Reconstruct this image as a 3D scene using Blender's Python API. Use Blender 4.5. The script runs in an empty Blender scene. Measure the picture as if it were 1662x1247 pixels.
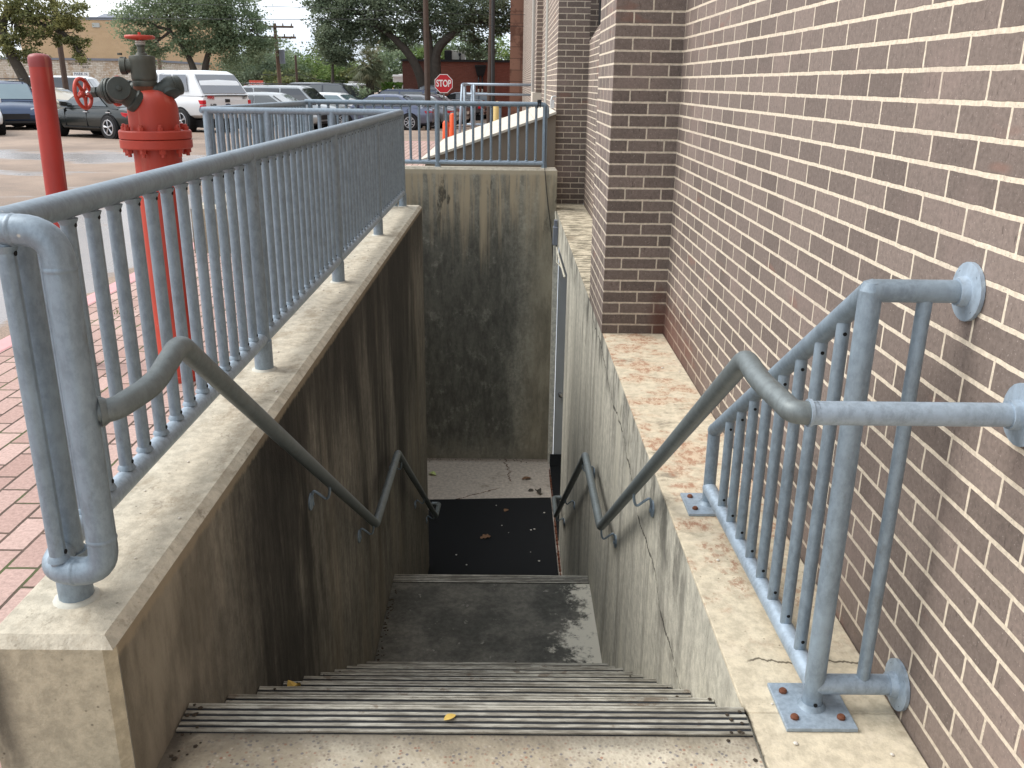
import bpy, math, random
from mathutils import Vector, Matrix, noise as mnoise
C = bpy.context.scene
COL = C.collection
R = math.radians
random.seed(7)

# ------------------------------------------------------------------ camera
CF, CP, CY, CR, CH = 1442.2, R(18.723), R(0.429), R(0.708), 1.5
_r = Vector((math.cos(CY), -math.sin(CY), 0))
_f = Vector((math.sin(CY) * math.cos(CP), math.cos(CY) * math.cos(CP), -math.sin(CP)))
_u = _r.cross(_f)
_r2 = _r * math.cos(CR) + _u * math.sin(CR)
_u2 = -_r * math.sin(CR) + _u * math.cos(CR)
cam_d = bpy.data.cameras.new("camera"); cam = bpy.data.objects.new("camera", cam_d); COL.objects.link(cam)
M = Matrix((_r2, _u2, -_f)).transposed().to_4x4(); M.translation = (0, 0, CH)
cam.matrix_world = M
cam_d.sensor_width = 36; cam_d.sensor_fit = 'HORIZONTAL'; cam_d.lens = 36 * CF / 1662
cam_d.clip_start = 0.05; cam_d.clip_end = 900
C.camera = cam
C.render.resolution_x, C.render.resolution_y = 1024, 768

def at(px, py, Y):
    """point of the world seen along that sight line at distance Y"""
    d = _f + _r2 * ((px - 831) / CF) + _u2 * ((623.5 - py) / CF)
    return Vector((0, 0, CH)) + d * (Y / d.y)

# ------------------------------------------------------------------ light
SUN_EL, SUN_AZ = R(47), R(-78)        # azimuth from +y towards +x : the sun stands to the left
w = bpy.data.worlds.new("World"); C.world = w; w.use_nodes = True
nt = w.node_tree; nt.nodes.clear()
out = nt.nodes.new('ShaderNodeOutputWorld'); bg = nt.nodes.new('ShaderNodeBackground')
sky = nt.nodes.new('ShaderNodeTexSky'); sky.sky_type = 'NISHITA'; sky.sun_disc = False
sky.sun_elevation = SUN_EL; sky.sun_rotation = SUN_AZ
sky.dust_density = 3.0; sky.ozone_density = 1.0
tc = nt.nodes.new('ShaderNodeTexCoord')
cl = nt.nodes.new('ShaderNodeTexNoise'); cl.inputs['Scale'].default_value = 2.2; cl.inputs['Detail'].default_value = 5
mp = nt.nodes.new('ShaderNodeMapping'); mp.inputs['Scale'].default_value = (1, 1, 3.0)
nt.links.new(tc.outputs['Generated'], mp.inputs['Vector']); nt.links.new(mp.outputs['Vector'], cl.inputs['Vector'])
rp = nt.nodes.new('ShaderNodeValToRGB')
rp.color_ramp.elements[0].position = 0.32; rp.color_ramp.elements[0].color = (5.3, 6.1, 7.1, 1)
rp.color_ramp.elements[1].position = 0.62; rp.color_ramp.elements[1].color = (8.9, 9.2, 9.5, 1)
nt.links.new(cl.outputs['Fac'], rp.inputs['Fac'])
mx = nt.nodes.new('ShaderNodeMixRGB'); mx.inputs['Fac'].default_value = 0.9
nt.links.new(sky.outputs['Color'], mx.inputs['Color1']); nt.links.new(rp.outputs['Color'], mx.inputs['Color2'])
nt.links.new(mx.outputs['Color'], bg.inputs['Color']); bg.inputs['Strength'].default_value = 0.115
nt.links.new(bg.outputs['Background'], out.inputs['Surface'])
sd = bpy.data.lights.new("sun", 'SUN'); sd.energy = 2.1; sd.angle = R(32); sd.color = (1.0, 0.965, 0.92)
so = bpy.data.objects.new("sun", sd); COL.objects.link(so)
sdir = Vector((math.sin(SUN_AZ) * math.cos(SUN_EL), math.cos(SUN_AZ) * math.cos(SUN_EL), math.sin(SUN_EL)))
so.rotation_euler = sdir.to_track_quat('Z', 'Y').to_euler()
C.view_settings.view_transform = 'Standard'; C.view_settings.look = 'None'
C.view_settings.exposure = 0.70; C.view_settings.gamma = 1
C.cycles.max_bounces = 8; C.cycles.diffuse_bounces = 5; C.cycles.glossy_bounces = 3
C.cycles.use_denoising = True

# ------------------------------------------------------------------ materials
class NT:
    def __init__(s, name, rough=0.8, metal=0.0, spec=0.4):
        s.m = bpy.data.materials.new(name); s.m.use_nodes = True; s.t = s.m.node_tree
        s.b = s.t.nodes['Principled BSDF']
        s.b.inputs['Roughness'].default_value = rough; s.b.inputs['Metallic'].default_value = metal
        s.b.inputs['Specular IOR Level'].default_value = spec
        s.geo = s.t.nodes.new('ShaderNodeNewGeometry'); s.pos = s.geo.outputs['Position']
        s.tc = s.t.nodes.new('ShaderNodeTexCoord')
    def link(s, a, b): s.t.links.new(a, b)
    def _in(s, sock, v):
        if isinstance(v, bpy.types.NodeSocket): s.link(v, sock)
        elif isinstance(v, (tuple, list)) and len(v) == 3 and sock.type == 'RGBA': sock.default_value = (*v, 1)
        else: sock.default_value = v
    def map(s, scale=(1, 1, 1), loc=(0, 0, 0), rot=(0, 0, 0), src=None):
        n = s.t.nodes.new('ShaderNodeMapping'); s.link(src or s.pos, n.inputs[0])
        n.inputs['Location'].default_value = loc; n.inputs['Rotation'].default_value = rot; n.inputs['Scale'].default_value = scale
        return n.outputs[0]
    def noise(s, scale, detail=4, rough=0.55, vec=None, dist=0.0):
        n = s.t.nodes.new('ShaderNodeTexNoise'); s.link(vec or s.pos, n.inputs['Vector'])
        n.inputs['Scale'].default_value = scale; n.inputs['Detail'].default_value = detail
        n.inputs['Roughness'].default_value = rough; n.inputs['Distortion'].default_value = dist
        return n.outputs['Fac']
    def voro(s, scale, vec=None, feat='F1', out='Distance', rnd=1.0):
        n = s.t.nodes.new('ShaderNodeTexVoronoi'); s.link(vec or s.pos, n.inputs['Vector']); n.feature = feat
        n.inputs['Scale'].default_value = scale; n.inputs['Randomness'].default_value = rnd
        return n.outputs[out]
    def ramp(s, fac, a, b, c0=(0, 0, 0), c1=(1, 1, 1)):
        n = s.t.nodes.new('ShaderNodeMapRange'); n.interpolation_type = 'SMOOTHSTEP'; s._in(n.inputs[0], fac)
        n.inputs[1].default_value = a; n.inputs[2].default_value = b
        return n.outputs[0]
    def mix(s, fac, a, b, mode='MIX'):
        n = s.t.nodes.new('ShaderNodeMixRGB'); n.blend_type = mode
        s._in(n.inputs[0], fac); s._in(n.inputs[1], a); s._in(n.inputs[2], b); return n.outputs[0]
    def math(s, op, a, b=0.0):
        n = s.t.nodes.new('ShaderNodeMath'); n.operation = op; n.use_clamp = False
        s._in(n.inputs[0], a); s._in(n.inputs[1], b); return n.outputs[0]
    def mul(s, a, b): return s.math('MULTIPLY', a, b)
    def sep(s, src=None):
        n = s.t.nodes.new('ShaderNodeSeparateXYZ'); s.link(src or s.pos, n.inputs[0]); return n.outputs
    def band(s, v, a, b, c, d):
        """1 between b and c, 0 outside a..d"""
        return s.mul(s.ramp(v, a, b), s.math('SUBTRACT', 1.0, s.ramp(v, c, d)))
    def bump(s, h, strength=0.3, dist=0.01, prev=None):
        n = s.t.nodes.new('ShaderNodeBump'); n.inputs['Strength'].default_value = strength; n.inputs['Distance'].default_value = dist
        s._in(n.inputs['Height'], h)
        if prev is not None: s.link(prev, n.inputs['Normal'])
        s.link(n.outputs[0], s.b.inputs['Normal']); return n.outputs[0]
    def col(s, c): s._in(s.b.inputs['Base Color'], c); return s.m
    def rough(s, v): s._in(s.b.inputs['Roughness'], v)

def plain(name, c, rough=0.6, metal=0.0, var=0.12, scale=8, spec=0.4, bump=0.0):
    n = NT(name, rough, metal, spec)
    f = n.noise(scale, 5, 0.6)
    n.col(n.mix(f, tuple(x * (1 - var) for x in c), tuple(min(1, x * (1 + var)) for x in c)))
    if bump: n.bump(n.noise(scale * 12, 4), bump, 0.003)
    return n.m

def concrete(name, light, mid, dark, streak=0.6, streak_scale=3.0, bias=0.0, zfade=None, grit=0.35, spots=True, extra=None, horiz=False):
    n = NT(name, 0.9, 0, 0.25)
    sv = (1, 1, 0.10) if not horiz else (1, 1, 1)
    st = n.noise(streak_scale, 6, 0.62, n.map(sv))
    st2 = n.noise(streak_scale * 4.2, 5, 0.65, n.map(sv, (3.1, 5.2, 1.7)))
    cloud = n.noise(1.1, 6, 0.6, n.map((1, 1, 0.7), (9, 2, 4)))
    fine = n.noise(24, 6, 0.7)
    v = n.math('ADD', n.mul(st, streak), n.math('ADD', n.mul(st2, streak * 0.5), n.mul(cloud, 1.5 - streak * 1.5)))
    v = n.math('ADD', v, bias)
    base = n.mix(n.ramp(v, 0.48, 0.72), mid, light)
    base = n.mix(n.ramp(v, 0.86, 0.60) if False else n.math('SUBTRACT', 1.0, n.ramp(v, 0.52, 0.68)), base, dark)
    base = n.mix(0.5, base, n.mix(n.ramp(fine, 0.35, 0.65), (0.62, 0.62, 0.62), (1.25, 1.25, 1.25)), 'MULTIPLY')
    if spots:
        pit = n.voro(38, n.map((1, 1, 1)))
        base = n.mix(n.mul(n.math('SUBTRACT', 1.0, n.ramp(pit, 0.05, 0.16)), n.ramp(n.noise(5, 3), 0.5, 0.62)), base, tuple(x * 0.45 for x in mid))
    if extra: base = extra(n, base)
    n.bump(n.math('ADD', n.mul(fine, 0.7), n.noise(90, 3, 0.7)), grit, 0.006)
    return n.col(base)

def m_galv(name="galvanized_steel", tint=(0.23, 0.285, 0.335), dirt=0.5):
    n = NT(name, 0.48, 0.35, 0.5)
    sp = n.noise(55, 6, 0.75, n.map((1, 1, 0.55)))
    big = n.noise(5, 4, 0.6)
    streak = n.noise(19, 6, 0.72, n.map((1, 1, 0.45), (2, 7, 3)))
    c = n.mix(n.ramp(sp, 0.36, 0.62), tuple(x * 0.88 for x in tint), tuple(x * 1.14 for x in tint))
    c = n.mix(n.mul(n.ramp(big, 0.5, 0.7), 0.45), c, tuple(x * 1.45 for x in tint))
    c = n.mix(n.mul(n.ramp(streak, 0.56, 0.72), dirt * .8), c, (0.12, 0.117, 0.105))
    fl = n.ramp(n.voro(60), 0.03, 0.0) if False else n.math('SUBTRACT', 1.0, n.ramp(n.voro(9), 0.02, 0.05))
    c = n.mix(n.mul(fl, n.ramp(n.noise(2.3, 2), 0.55, 0.6)), c, (0.55, 0.55, 0.5))
    n.rough(n.math('ADD', 0.38, n.mul(sp, 0.25)))
    n.bump(n.math('ADD', sp, n.mul(n.noise(120, 3), 0.5)), 0.25, 0.0015)
    return n.col(c)

def m_brick(name, c1, c2, mortar, bw=0.2169, rh=0.0706, ms=0.0056, off=0.5, dirt=0.3, bump=0.8, wet=None, sat=None, hj=1.0, voff=0.0):
    n = NT(name, 0.86, 0, 0.3)
    b = n.t.nodes.new('ShaderNodeTexBrick'); uv = n.t.nodes.new('ShaderNodeUVMap')
    wob = n.t.nodes.new('ShaderNodeTexNoise'); wob.inputs['Scale'].default_value = 22; n.link(uv.outputs[0], wob.inputs['Vector'])
    vm = n.t.nodes.new('ShaderNodeVectorMath'); vm.operation = 'SCALE'; n.link(wob.outputs['Color'], vm.inputs[0]); vm.inputs['Scale'].default_value = 0.0042
    va = n.t.nodes.new('ShaderNodeVectorMath'); va.operation = 'ADD'; n.link(uv.outputs[0], va.inputs[0]); n.link(vm.outputs[0], va.inputs[1])
    vx = n.t.nodes.new('ShaderNodeMapping'); n.link(va.outputs[0], vx.inputs[0]); vx.inputs['Scale'].default_value = (hj, 1, 1); vx.inputs['Location'].default_value = (0, voff, 0)
    n.link(vx.outputs[0], b.inputs['Vector'])
    b.inputs['Scale'].default_value = 1; b.inputs['Brick Width'].default_value = bw * hj; b.inputs['Row Height'].default_value = rh
    b.inputs['Mortar Size'].default_value = ms; b.inputs['Mortar Smooth'].default_value = 0.12; b.offset = off; b.offset_frequency = 2
    b.inputs['Bias'].default_value = 0.0
    b.inputs['Color1'].default_value = (*c1, 1); b.inputs['Color2'].default_value = (*c2, 1); b.inputs['Mortar'].default_value = (*mortar, 1)
    fine = n.noise(70, 5, 0.7); mid = n.noise(9, 4, 0.6)
    c = n.mix(0.55, b.outputs['Color'], n.mix(n.ramp(fine, 0.3, 0.7), (0.68, 0.68, 0.68), (1.3, 1.3, 1.3)), 'MULTIPLY')
    c = n.mix(n.mul(n.ramp(n.noise(2.1, 5, 0.6), 0.5, 0.72), dirt), c, (0.34, 0.25, 0.22))
    spk = n.math('SUBTRACT', 1.0, n.ramp(n.voro(85), 0.06, 0.14))
    c = n.mix(n.mul(spk, 0.7), c, tuple(x * 0.35 for x in c1))
    c = n.mix(n.mul(n.ramp(n.noise(170, 2), 0.66, 0.7), 0.5), c, (0.5, 0.42, 0.38))
    if sat: c = sat(n, c, b)
    hgt = n.math('ADD', n.mul(n.math('SUBTRACT', 1.0, b.outputs['Fac']), 1.0), n.mul(fine, 0.25))
    n.bump(hgt, bump, 0.006)
    return n.col(c)

def car_paint(name, c, metal=0.3, rough=0.28):
    n = NT(name, rough, metal, 0.5); n.b.inputs['Coat Weight'].default_value = 0.6; n.b.inputs['Coat Roughness'].default_value = 0.08
    f = n.noise(3, 4); return n.col(n.mix(f, tuple(x * 0.93 for x in c), tuple(min(1, x * 1.05) for x in c)))

MAT = {}
def lf_wall(n, base):
    s = n.sep()
    # washed tan runs, charcoal algae columns starting at the coping, fine vertical grain
    a = n.noise(1.9, 7, 0.70, n.map((1, 1, 0.16), (1, 3, 0)), 0.9)
    base = n.mix(n.mul(n.ramp(a, 0.50, 0.66), 0.7), base, (0.20, 0.175, 0.137))
    b = n.noise(0.95, 8, 0.66, n.map((1, 1, 0.30), (7, 1.4, 2)), 0.8)
    drop = n.ramp(n.math('ADD', s[2], n.mul(n.noise(2.6, 6, .65, n.map((1, 1, .06), (3, 8, 1))), 3.8)), -0.1, 1.2)
    base = n.mix(n.mul(n.mul(n.ramp(b, 0.40, 0.56), drop), 0.9), base, (0.036, 0.034, 0.030))
    yw = n.math('ADD', s[1], n.math('ADD', n.mul(n.noise(2.2, 7, .7, n.map((1, 1, .5), (2, 5, 1))), 0.9), n.mul(s[2], -.05)))
    colm = n.mul(n.band(yw, 2.75, 3.05, 3.45, 3.95), n.ramp(n.noise(5, 6, .7, n.map((1, 1, .2), (2, 5, 7))), .32, .52))
    base = n.mix(n.mul(colm, .85), base, (0.034, 0.032, 0.029))
    tp = n.mul(n.ramp(n.math('ADD', s[2], n.mul(n.noise(6, 6, .7, n.map((1, 1, .12), (2, 5, 3))), 1.5)), .55, 1.0), n.ramp(s[1], 2.4, 3.0))
    base = n.mix(n.mul(tp, .75), base, (0.036, 0.034, 0.030))
    f1 = n.noise(26, 6, 0.75, n.map((1, 1, 0.09), (4, 9, 2)))
    base = n.mix(0.6, base, n.mix(n.ramp(f1, 0.38, 0.64), (0.72, 0.72, 0.72), (1.28, 1.27, 1.24)), 'MULTIPLY')
    g = n.noise(7, 7, 0.75, n.map((1, 1, 0.5), (4, 9, 2)))
    base = n.mix(0.6, base, n.mix(n.ramp(g, 0.36, 0.64), (0.65, 0.65, 0.65), (1.35, 1.33, 1.28)), 'MULTIPLY')
    q = n.noise(2.7, 6, .68, n.map((1, 1, .45), (3, 7, 5)))
    near = n.math('SUBTRACT', 1.0, n.ramp(n.math('ADD', s[1], n.mul(q, 1.1)), 2.35, 2.95))
    base = n.mix(n.mul(near, 0.72), base, n.mix(n.ramp(n.noise(5, 6, 0.7, n.map((1, 1, 0.35))), .35, .66), (0.17, 0.15, 0.118), (0.37, 0.33, 0.265)))
    lowl = n.mul(n.ramp(n.noise(2.0, 5, .6, n.map((1, 1, .3), (3, 2, 8))), .5, .62), n.math('SUBTRACT', 1.0, n.ramp(s[2], -1.6, -.6)))
    base = n.mix(n.mul(lowl, .4), base, (0.22, 0.19, 0.14))
    edge = n.ramp(n.math('ADD', s[2], n.mul(n.noise(40, 3, .6), .03)), 0.375, 0.395)
    return n.mix(n.mul(edge, .7), base, (0.34, 0.28, 0.2))
MAT['lwall'] = concrete('stained_brown_concrete', (0.185, 0.174, 0.150), (0.122, 0.115, 0.099), (0.068, 0.064, 0.056), 0.7, 2.0, 0.0, extra=lf_wall)
def bk_wall(n, base):
    s = n.sep()
    # one broad charcoal stain over the middle, paler edges, cream drips from the coping
    cl = n.noise(1.15, 7, 0.62, n.map((1, 1, 0.8), (2, 3, 3)), 0.5)
    mid = n.mul(n.band(n.math('ADD', s[0], n.mul(n.noise(2.4, 5, .65, n.map((1, 1, .35))), .7)), -1.6, -0.7, 0.25, 0.62), n.band(n.math('ADD', s[2], n.mul(cl, .8)), -3.3, -2.6, -0.2, 1.1))
    base = n.mix(n.mul(n.math('MAXIMUM', mid, n.mul(n.ramp(cl, .52, .6), .5)), .82), base, (0.090, 0.089, 0.077))
    p1 = n.noise(5, 8, 0.75, n.map((1, 1, 0.8), (3, 3, 3)))
    base = n.mix(n.mul(n.ramp(p1, 0.53, 0.66), 0.5), base, (0.34, 0.33, 0.28))
    p2 = n.noise(13, 7, 0.75, n.map((1, 1, 0.35), (6, 3, 3)))
    base = n.mix(0.6, base, n.mix(n.ramp(p2, 0.36, 0.64), (0.6, 0.6, 0.6), (1.4, 1.4, 1.36)), 'MULTIPLY')
    x = n.math('ADD', s[0], n.mul(n.noise(2.2, 5, .65, n.map((1, 1, .3))), 0.34))
    clean = n.ramp(x, 0.28, 0.62)
    base = n.mix(n.mul(clean, 0.75), base, n.mix(n.ramp(n.noise(5, 6, 0.7, n.map((1, 1, .25))), .38, .62), (0.24, 0.21, 0.15), (0.42, 0.37, 0.27)))
    a = n.noise(9, 5, 0.65, n.map((1, 1, 0.045), (2, 1, 0)))
    a3 = n.noise(2.2, 4, 0.6, n.map((1, 1, 0.1), (2, 1, 7)))
    top = n.ramp(n.math('ADD', s[2], n.math('ADD', n.mul(a, 2.6), n.mul(a3, 1.2))), 1.45, 2.35)
    base = n.mix(n.mul(top, n.ramp(a, 0.40, 0.56)), base, (0.43, 0.36, 0.25))
    lo = n.math('SUBTRACT', 1.0, n.ramp(n.math('ADD', s[2], n.mul(n.noise(4, 5, .65), 0.9)), -3.05, -2.6))
    base = n.mix(n.mul(lo, 0.6), base, (0.235, 0.215, 0.165))
    blk = n.mul(n.ramp(n.noise(4.5, 6, .7, n.map((1, 1, .3), (5, 5, 5))), .56, .64), n.ramp(s[2], -.5, .1))
    base = n.mix(n.mul(blk, .8), base, (0.045, 0.042, 0.036))
    edge = n.ramp(n.math('ADD', s[2], n.mul(n.noise(14, 4, .6), .04)), 0.43, 0.47)
    return n.mix(n.mul(edge, 0.8), base, (0.48, 0.42, 0.31))
MAT['bwall'] = concrete('mossy_grey_concrete', (0.33, 0.315, 0.26), (0.21, 0.20, 0.165), (0.12, 0.117, 0.10), 0.45, 2.0, 0.0, extra=bk_wall)
def rt_wall(n, base):
    s = n.sep()
    a = n.noise(3.4, 6, 0.65, n.map((1, 1, 0.12), (5, 1, 0)), .4)
    base = n.mix(n.mul(n.ramp(a, 0.50, 0.64), 0.5), base, (0.15, 0.145, 0.125))
    a2 = n.noise(8, 7, 0.72, n.map((1, 1, 0.16), (1, 4, 0)), .4)
    base = n.mix(0.55, base, n.mix(n.ramp(a2, 0.34, 0.66), (0.7, 0.7, 0.7), (1.25, 1.25, 1.22)), 'MULTIPLY')
    ln = n.noise(2.6, 5, 0.65, n.map((1, 1, 0.15), (8, 2, 2)))
    base = n.mix(n.mul(n.ramp(ln, 0.53, 0.63), 0.6), base, (0.56, 0.53, 0.43))
    # a long wandering crack below the ledge
    zc = n.math('ADD', n.math('ADD', n.math('ADD', s[2], .80), n.mul(s[1], -0.125)), n.math('ADD', n.mul(n.math('SUBTRACT', n.noise(1.3, 3, 0.6, n.map((0, 1, 0))), .5), 0.30), n.mul(n.math('SUBTRACT', n.noise(11, 5, 0.75, n.map((0, 1, .3))), .5), 0.07)))
    wd = n.mul(n.ramp(n.noise(4.5, 4, .7, n.map((0, 1, 0), (0, 3, 0))), .38, .66), 0.011)
    cr = n.math('SUBTRACT', 1.0, n.ramp(n.math('SUBTRACT', n.math('ABSOLUTE', zc), wd), -0.002, 0.004))
    halo = n.math('SUBTRACT', 1.0, n.ramp(n.math('ABSOLUTE', zc), 0.01, 0.09))
    base = n.mix(n.mul(halo, n.mul(n.ramp(n.noise(7, 4, .7), .45, .65), .5)), base, (0.13, 0.12, 0.10))
    base = n.mix(n.mul(cr, 0.85), base, (0.035, 0.03, 0.024))
    for yj, wj, st_ in ((8.55, .006, .7), (7.75, .005, .45), (6.9, .005, .5), (5.2, .004, .3)):
        dj = n.math('ABSOLUTE', n.math('ADD', n.math('SUBTRACT', s[1], yj), n.mul(n.noise(3, 4, .6), .03)))
        base = n.mix(n.mul(n.math('SUBTRACT', 1.0, n.ramp(dj, wj, wj * 3)), st_), base, (0.06, 0.058, 0.05))
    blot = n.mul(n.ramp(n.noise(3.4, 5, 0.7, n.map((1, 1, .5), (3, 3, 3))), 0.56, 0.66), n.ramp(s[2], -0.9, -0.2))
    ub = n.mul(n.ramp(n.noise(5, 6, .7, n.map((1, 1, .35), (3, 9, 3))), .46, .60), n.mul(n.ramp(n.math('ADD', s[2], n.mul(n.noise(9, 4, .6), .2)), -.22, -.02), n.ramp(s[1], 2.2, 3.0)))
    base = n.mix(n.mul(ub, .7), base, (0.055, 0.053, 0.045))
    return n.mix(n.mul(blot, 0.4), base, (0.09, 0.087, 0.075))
MAT['rwall'] = concrete('pale_streaked_concrete', (0.50, 0.475, 0.40), (0.37, 0.35, 0.295), (0.22, 0.212, 0.185), 0.7, 2.6, 0.07, extra=rt_wall)
def cream(n, base):
    z1 = n.noise(5, 7, 0.72, n.map((1, .5, 1)))
    base = n.mix(n.mul(n.ramp(z1, 0.50, 0.64), 0.6), base, (0.27, 0.22, 0.155))
    z3 = n.noise(16, 7, 0.8, n.map((1, .6, 1), (1, 6, 4)))
    base = n.mix(n.mul(n.ramp(z3, 0.57, 0.66), 0.55), base, (0.17, 0.145, 0.11))
    z2 = n.noise(8, 6, 0.72, n.map((1, .6, 1), (4, 4, 4)))
    base = n.mix(n.mul(n.ramp(z2, 0.56, 0.66), 0.5), base, (0.62, 0.58, 0.48))
    t = n.noise(14, 5, 0.7)
    base = n.mix(n.mul(n.ramp(t, 0.58, 0.68), 0.35), base, (0.22, 0.18, 0.13))
    agg = n.math('SUBTRACT', 1.0, n.ramp(n.voro(120), 0.12, 0.3))
    return n.mix(n.mul(agg, 0.4), base, n.mix(n.voro(120, out='Color'), (0.2, 0.15, 0.11), (0.6, 0.52, 0.42)))
MAT['cap'] = concrete('cream_concrete', (0.50, 0.455, 0.365), (0.40, 0.36, 0.285), (0.25, 0.222, 0.172), 0.25, 2.6, 0.0, horiz=True, extra=cream)
def endface(n, base):
    s = n.sep(); a = n.noise(5, 5, 0.65, n.map((1, 1, 0.3)))
    lf = n.math('SUBTRACT', 1.0, n.ramp(n.math('ADD', s[0], n.mul(a, 0.12)), -0.98, -0.93))
    return n.mix(n.mul(lf, n.ramp(a, 0.35, 0.6)), base, (0.12, 0.105, 0.08))
MAT['endface'] = concrete('weathered_wall_end_concrete', (0.47, 0.41, 0.30), (0.35, 0.30, 0.21), (0.20, 0.165, 0.11), 0.4, 3, 0.03, extra=endface)
def ledge_x(n, base):
    s = n.sep()
    near = n.math('SUBTRACT', 1.0, n.ramp(s[1], 5.6, 6.3))
    m1 = n.noise(11, 7, 0.75, n.map((1, .8, 1), (9, 3, 0)))
    base = n.mix(n.mul(n.ramp(m1, .52, .62), .55), base, (0.64, 0.56, 0.43))
    m2 = n.noise(6, 7, 0.75, n.map((.6, 1, 1), (2, 8, 0)))
    base = n.mix(n.mul(n.mul(n.ramp(m2, .55, .66), n.ramp(s[1], 2.2, 3.2)), .7), base, (0.17, 0.145, 0.11))
    r = n.noise(30, 7, 0.8, n.map((1, .6, 1), (3, 3, 0))); rb = n.noise(4.2, 4, 0.65, n.map((1, 1, 1), (6, 1, 0)))
    rm = n.mul(n.mul(n.ramp(r, 0.48, 0.56), n.ramp(rb, .48, .58)), n.mul(n.ramp(s[1], 1.9, 2.7), near))
    base = n.mix(n.mul(rm, .8), base, (0.25, 0.11, 0.062))
    base = n.mix(n.mul(n.mul(n.ramp(rb, .45, .62), n.ramp(s[1], 2.2, 3.2)), n.mul(near, .35)), base, (0.50, 0.30, 0.19))
    sh = n.noise(4, 5, 0.7); far = n.ramp(s[1], 6.0, 6.8)
    base = n.mix(n.mul(far, n.ramp(n.noise(6, 6, 0.75, n.map((1, 2.2, 1))), 0.42, 0.6)), base, (0.16, 0.14, 0.10))
    base = n.mix(n.mul(n.ramp(sh, 0.6, 0.72), 0.4), base, (0.60, 0.54, 0.42))
    c = n.math('ABSOLUTE', n.math('ADD', n.math('SUBTRACT', s[1], 2.02), n.mul(n.noise(8, 4, 0.7, n.map((1, 0, 0))), -0.1)))
    cr = n.mul(n.math('SUBTRACT', 1.0, n.ramp(c, 0.002, 0.006)), n.ramp(s[0], 0.66, 0.69))
    base = n.mix(n.mul(cr, 0.8), base, (0.04, 0.03, 0.02))
    j = n.math('SUBTRACT', 1.0, n.ramp(n.math('ADD', n.math('ABSOLUTE', n.math('SUBTRACT', s[0], 0.612)), n.mul(n.noise(30, 3, .7), 0.014)), 0.011, 0.019))
    return n.mix(n.mul(j, n.math('SUBTRACT', 1.0, n.ramp(s[1], 1.86, 1.9))), base, (0.03, 0.026, 0.02))
MAT['ledge'] = concrete('rust_marked_tan_concrete', (0.56, 0.49, 0.365), (0.46, 0.38, 0.27), (0.31, 0.25, 0.175), 0.25, 3.0, 0.02, horiz=True, extra=ledge_x)
def m_agg():
    n = NT('exposed_aggregate_concrete', 0.9, 0, 0.3)
    v = n.voro(105, out='Color'); d = n.voro(105)
    bl = n.noise(3.2, 5, 0.65)
    base = n.mix(n.ramp(bl, 0.42, 0.6), (0.42, 0.36, 0.265), (0.60, 0.54, 0.425))
    h = n.t.nodes.new('ShaderNodeSeparateColor'); n.link(v, h.inputs[0])
    stone = n.mix(h.outputs[0], (0.20, 0.15, 0.12), (0.62, 0.54, 0.43))
    stone = n.mix(n.ramp(h.outputs[1], 0.86, 0.9), stone, (0.36, 0.16, 0.10))
    stone = n.mix(n.ramp(h.outputs[2], 0.88, 0.92), stone, (0.13, 0.13, 0.16))
    c = n.mix(n.mul(n.math('SUBTRACT', 1.0, n.ramp(d, 0.28, 0.5)), n.mul(n.ramp(n.noise(6, 4), 0.36, 0.52), 0.75)), base, stone)
    s = n.sep()
    g = n.noise(11, 5, 0.7)
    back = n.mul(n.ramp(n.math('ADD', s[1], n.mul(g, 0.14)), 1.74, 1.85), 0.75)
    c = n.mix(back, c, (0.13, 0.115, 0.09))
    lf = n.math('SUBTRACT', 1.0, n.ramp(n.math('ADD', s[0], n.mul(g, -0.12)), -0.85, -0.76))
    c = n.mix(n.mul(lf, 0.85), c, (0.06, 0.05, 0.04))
    dm = n.noise(4, 7, .72, n.map((1, 1.6, 1), (5, 2, 0)))
    c = n.mix(n.mul(n.ramp(dm, .53, .64), .4), c, (0.24, 0.20, 0.155))
    n.bump(n.math('ADD', n.math('SUBTRACT', 1.0, d), n.noise(60)), 0.45, 0.004)
    return n.col(c)
MAT['agg'] = m_agg()
def m_landing():
    n = NT('dark_worn_landing_concrete', 0.85, 0, 0.3)
    s = n.sep(); a = n.noise(3.1, 6, 0.65); f = n.noise(26, 5, 0.75); q = n.noise(9, 6, 0.75)
    c = n.mix(n.ramp(a, 0.4, 0.62), (0.085, 0.083, 0.072), (0.15, 0.142, 0.122))
    c = n.mix(0.6, c, n.mix(n.ramp(f, .35, .65), (0.7, 0.7, 0.7), (1.35, 1.35, 1.35)), 'MULTIPLY')
    c = n.mix(n.mul(n.ramp(q, 0.62, 0.67), 0.55), c, (0.36, 0.34, 0.30))
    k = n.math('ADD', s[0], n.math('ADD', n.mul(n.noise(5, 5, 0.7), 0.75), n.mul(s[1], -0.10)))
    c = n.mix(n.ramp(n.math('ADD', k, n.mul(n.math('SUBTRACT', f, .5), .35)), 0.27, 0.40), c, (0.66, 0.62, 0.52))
    n.bump(f, 0.35, 0.004); return n.col(c)
MAT['landing'] = m_landing()
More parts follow.
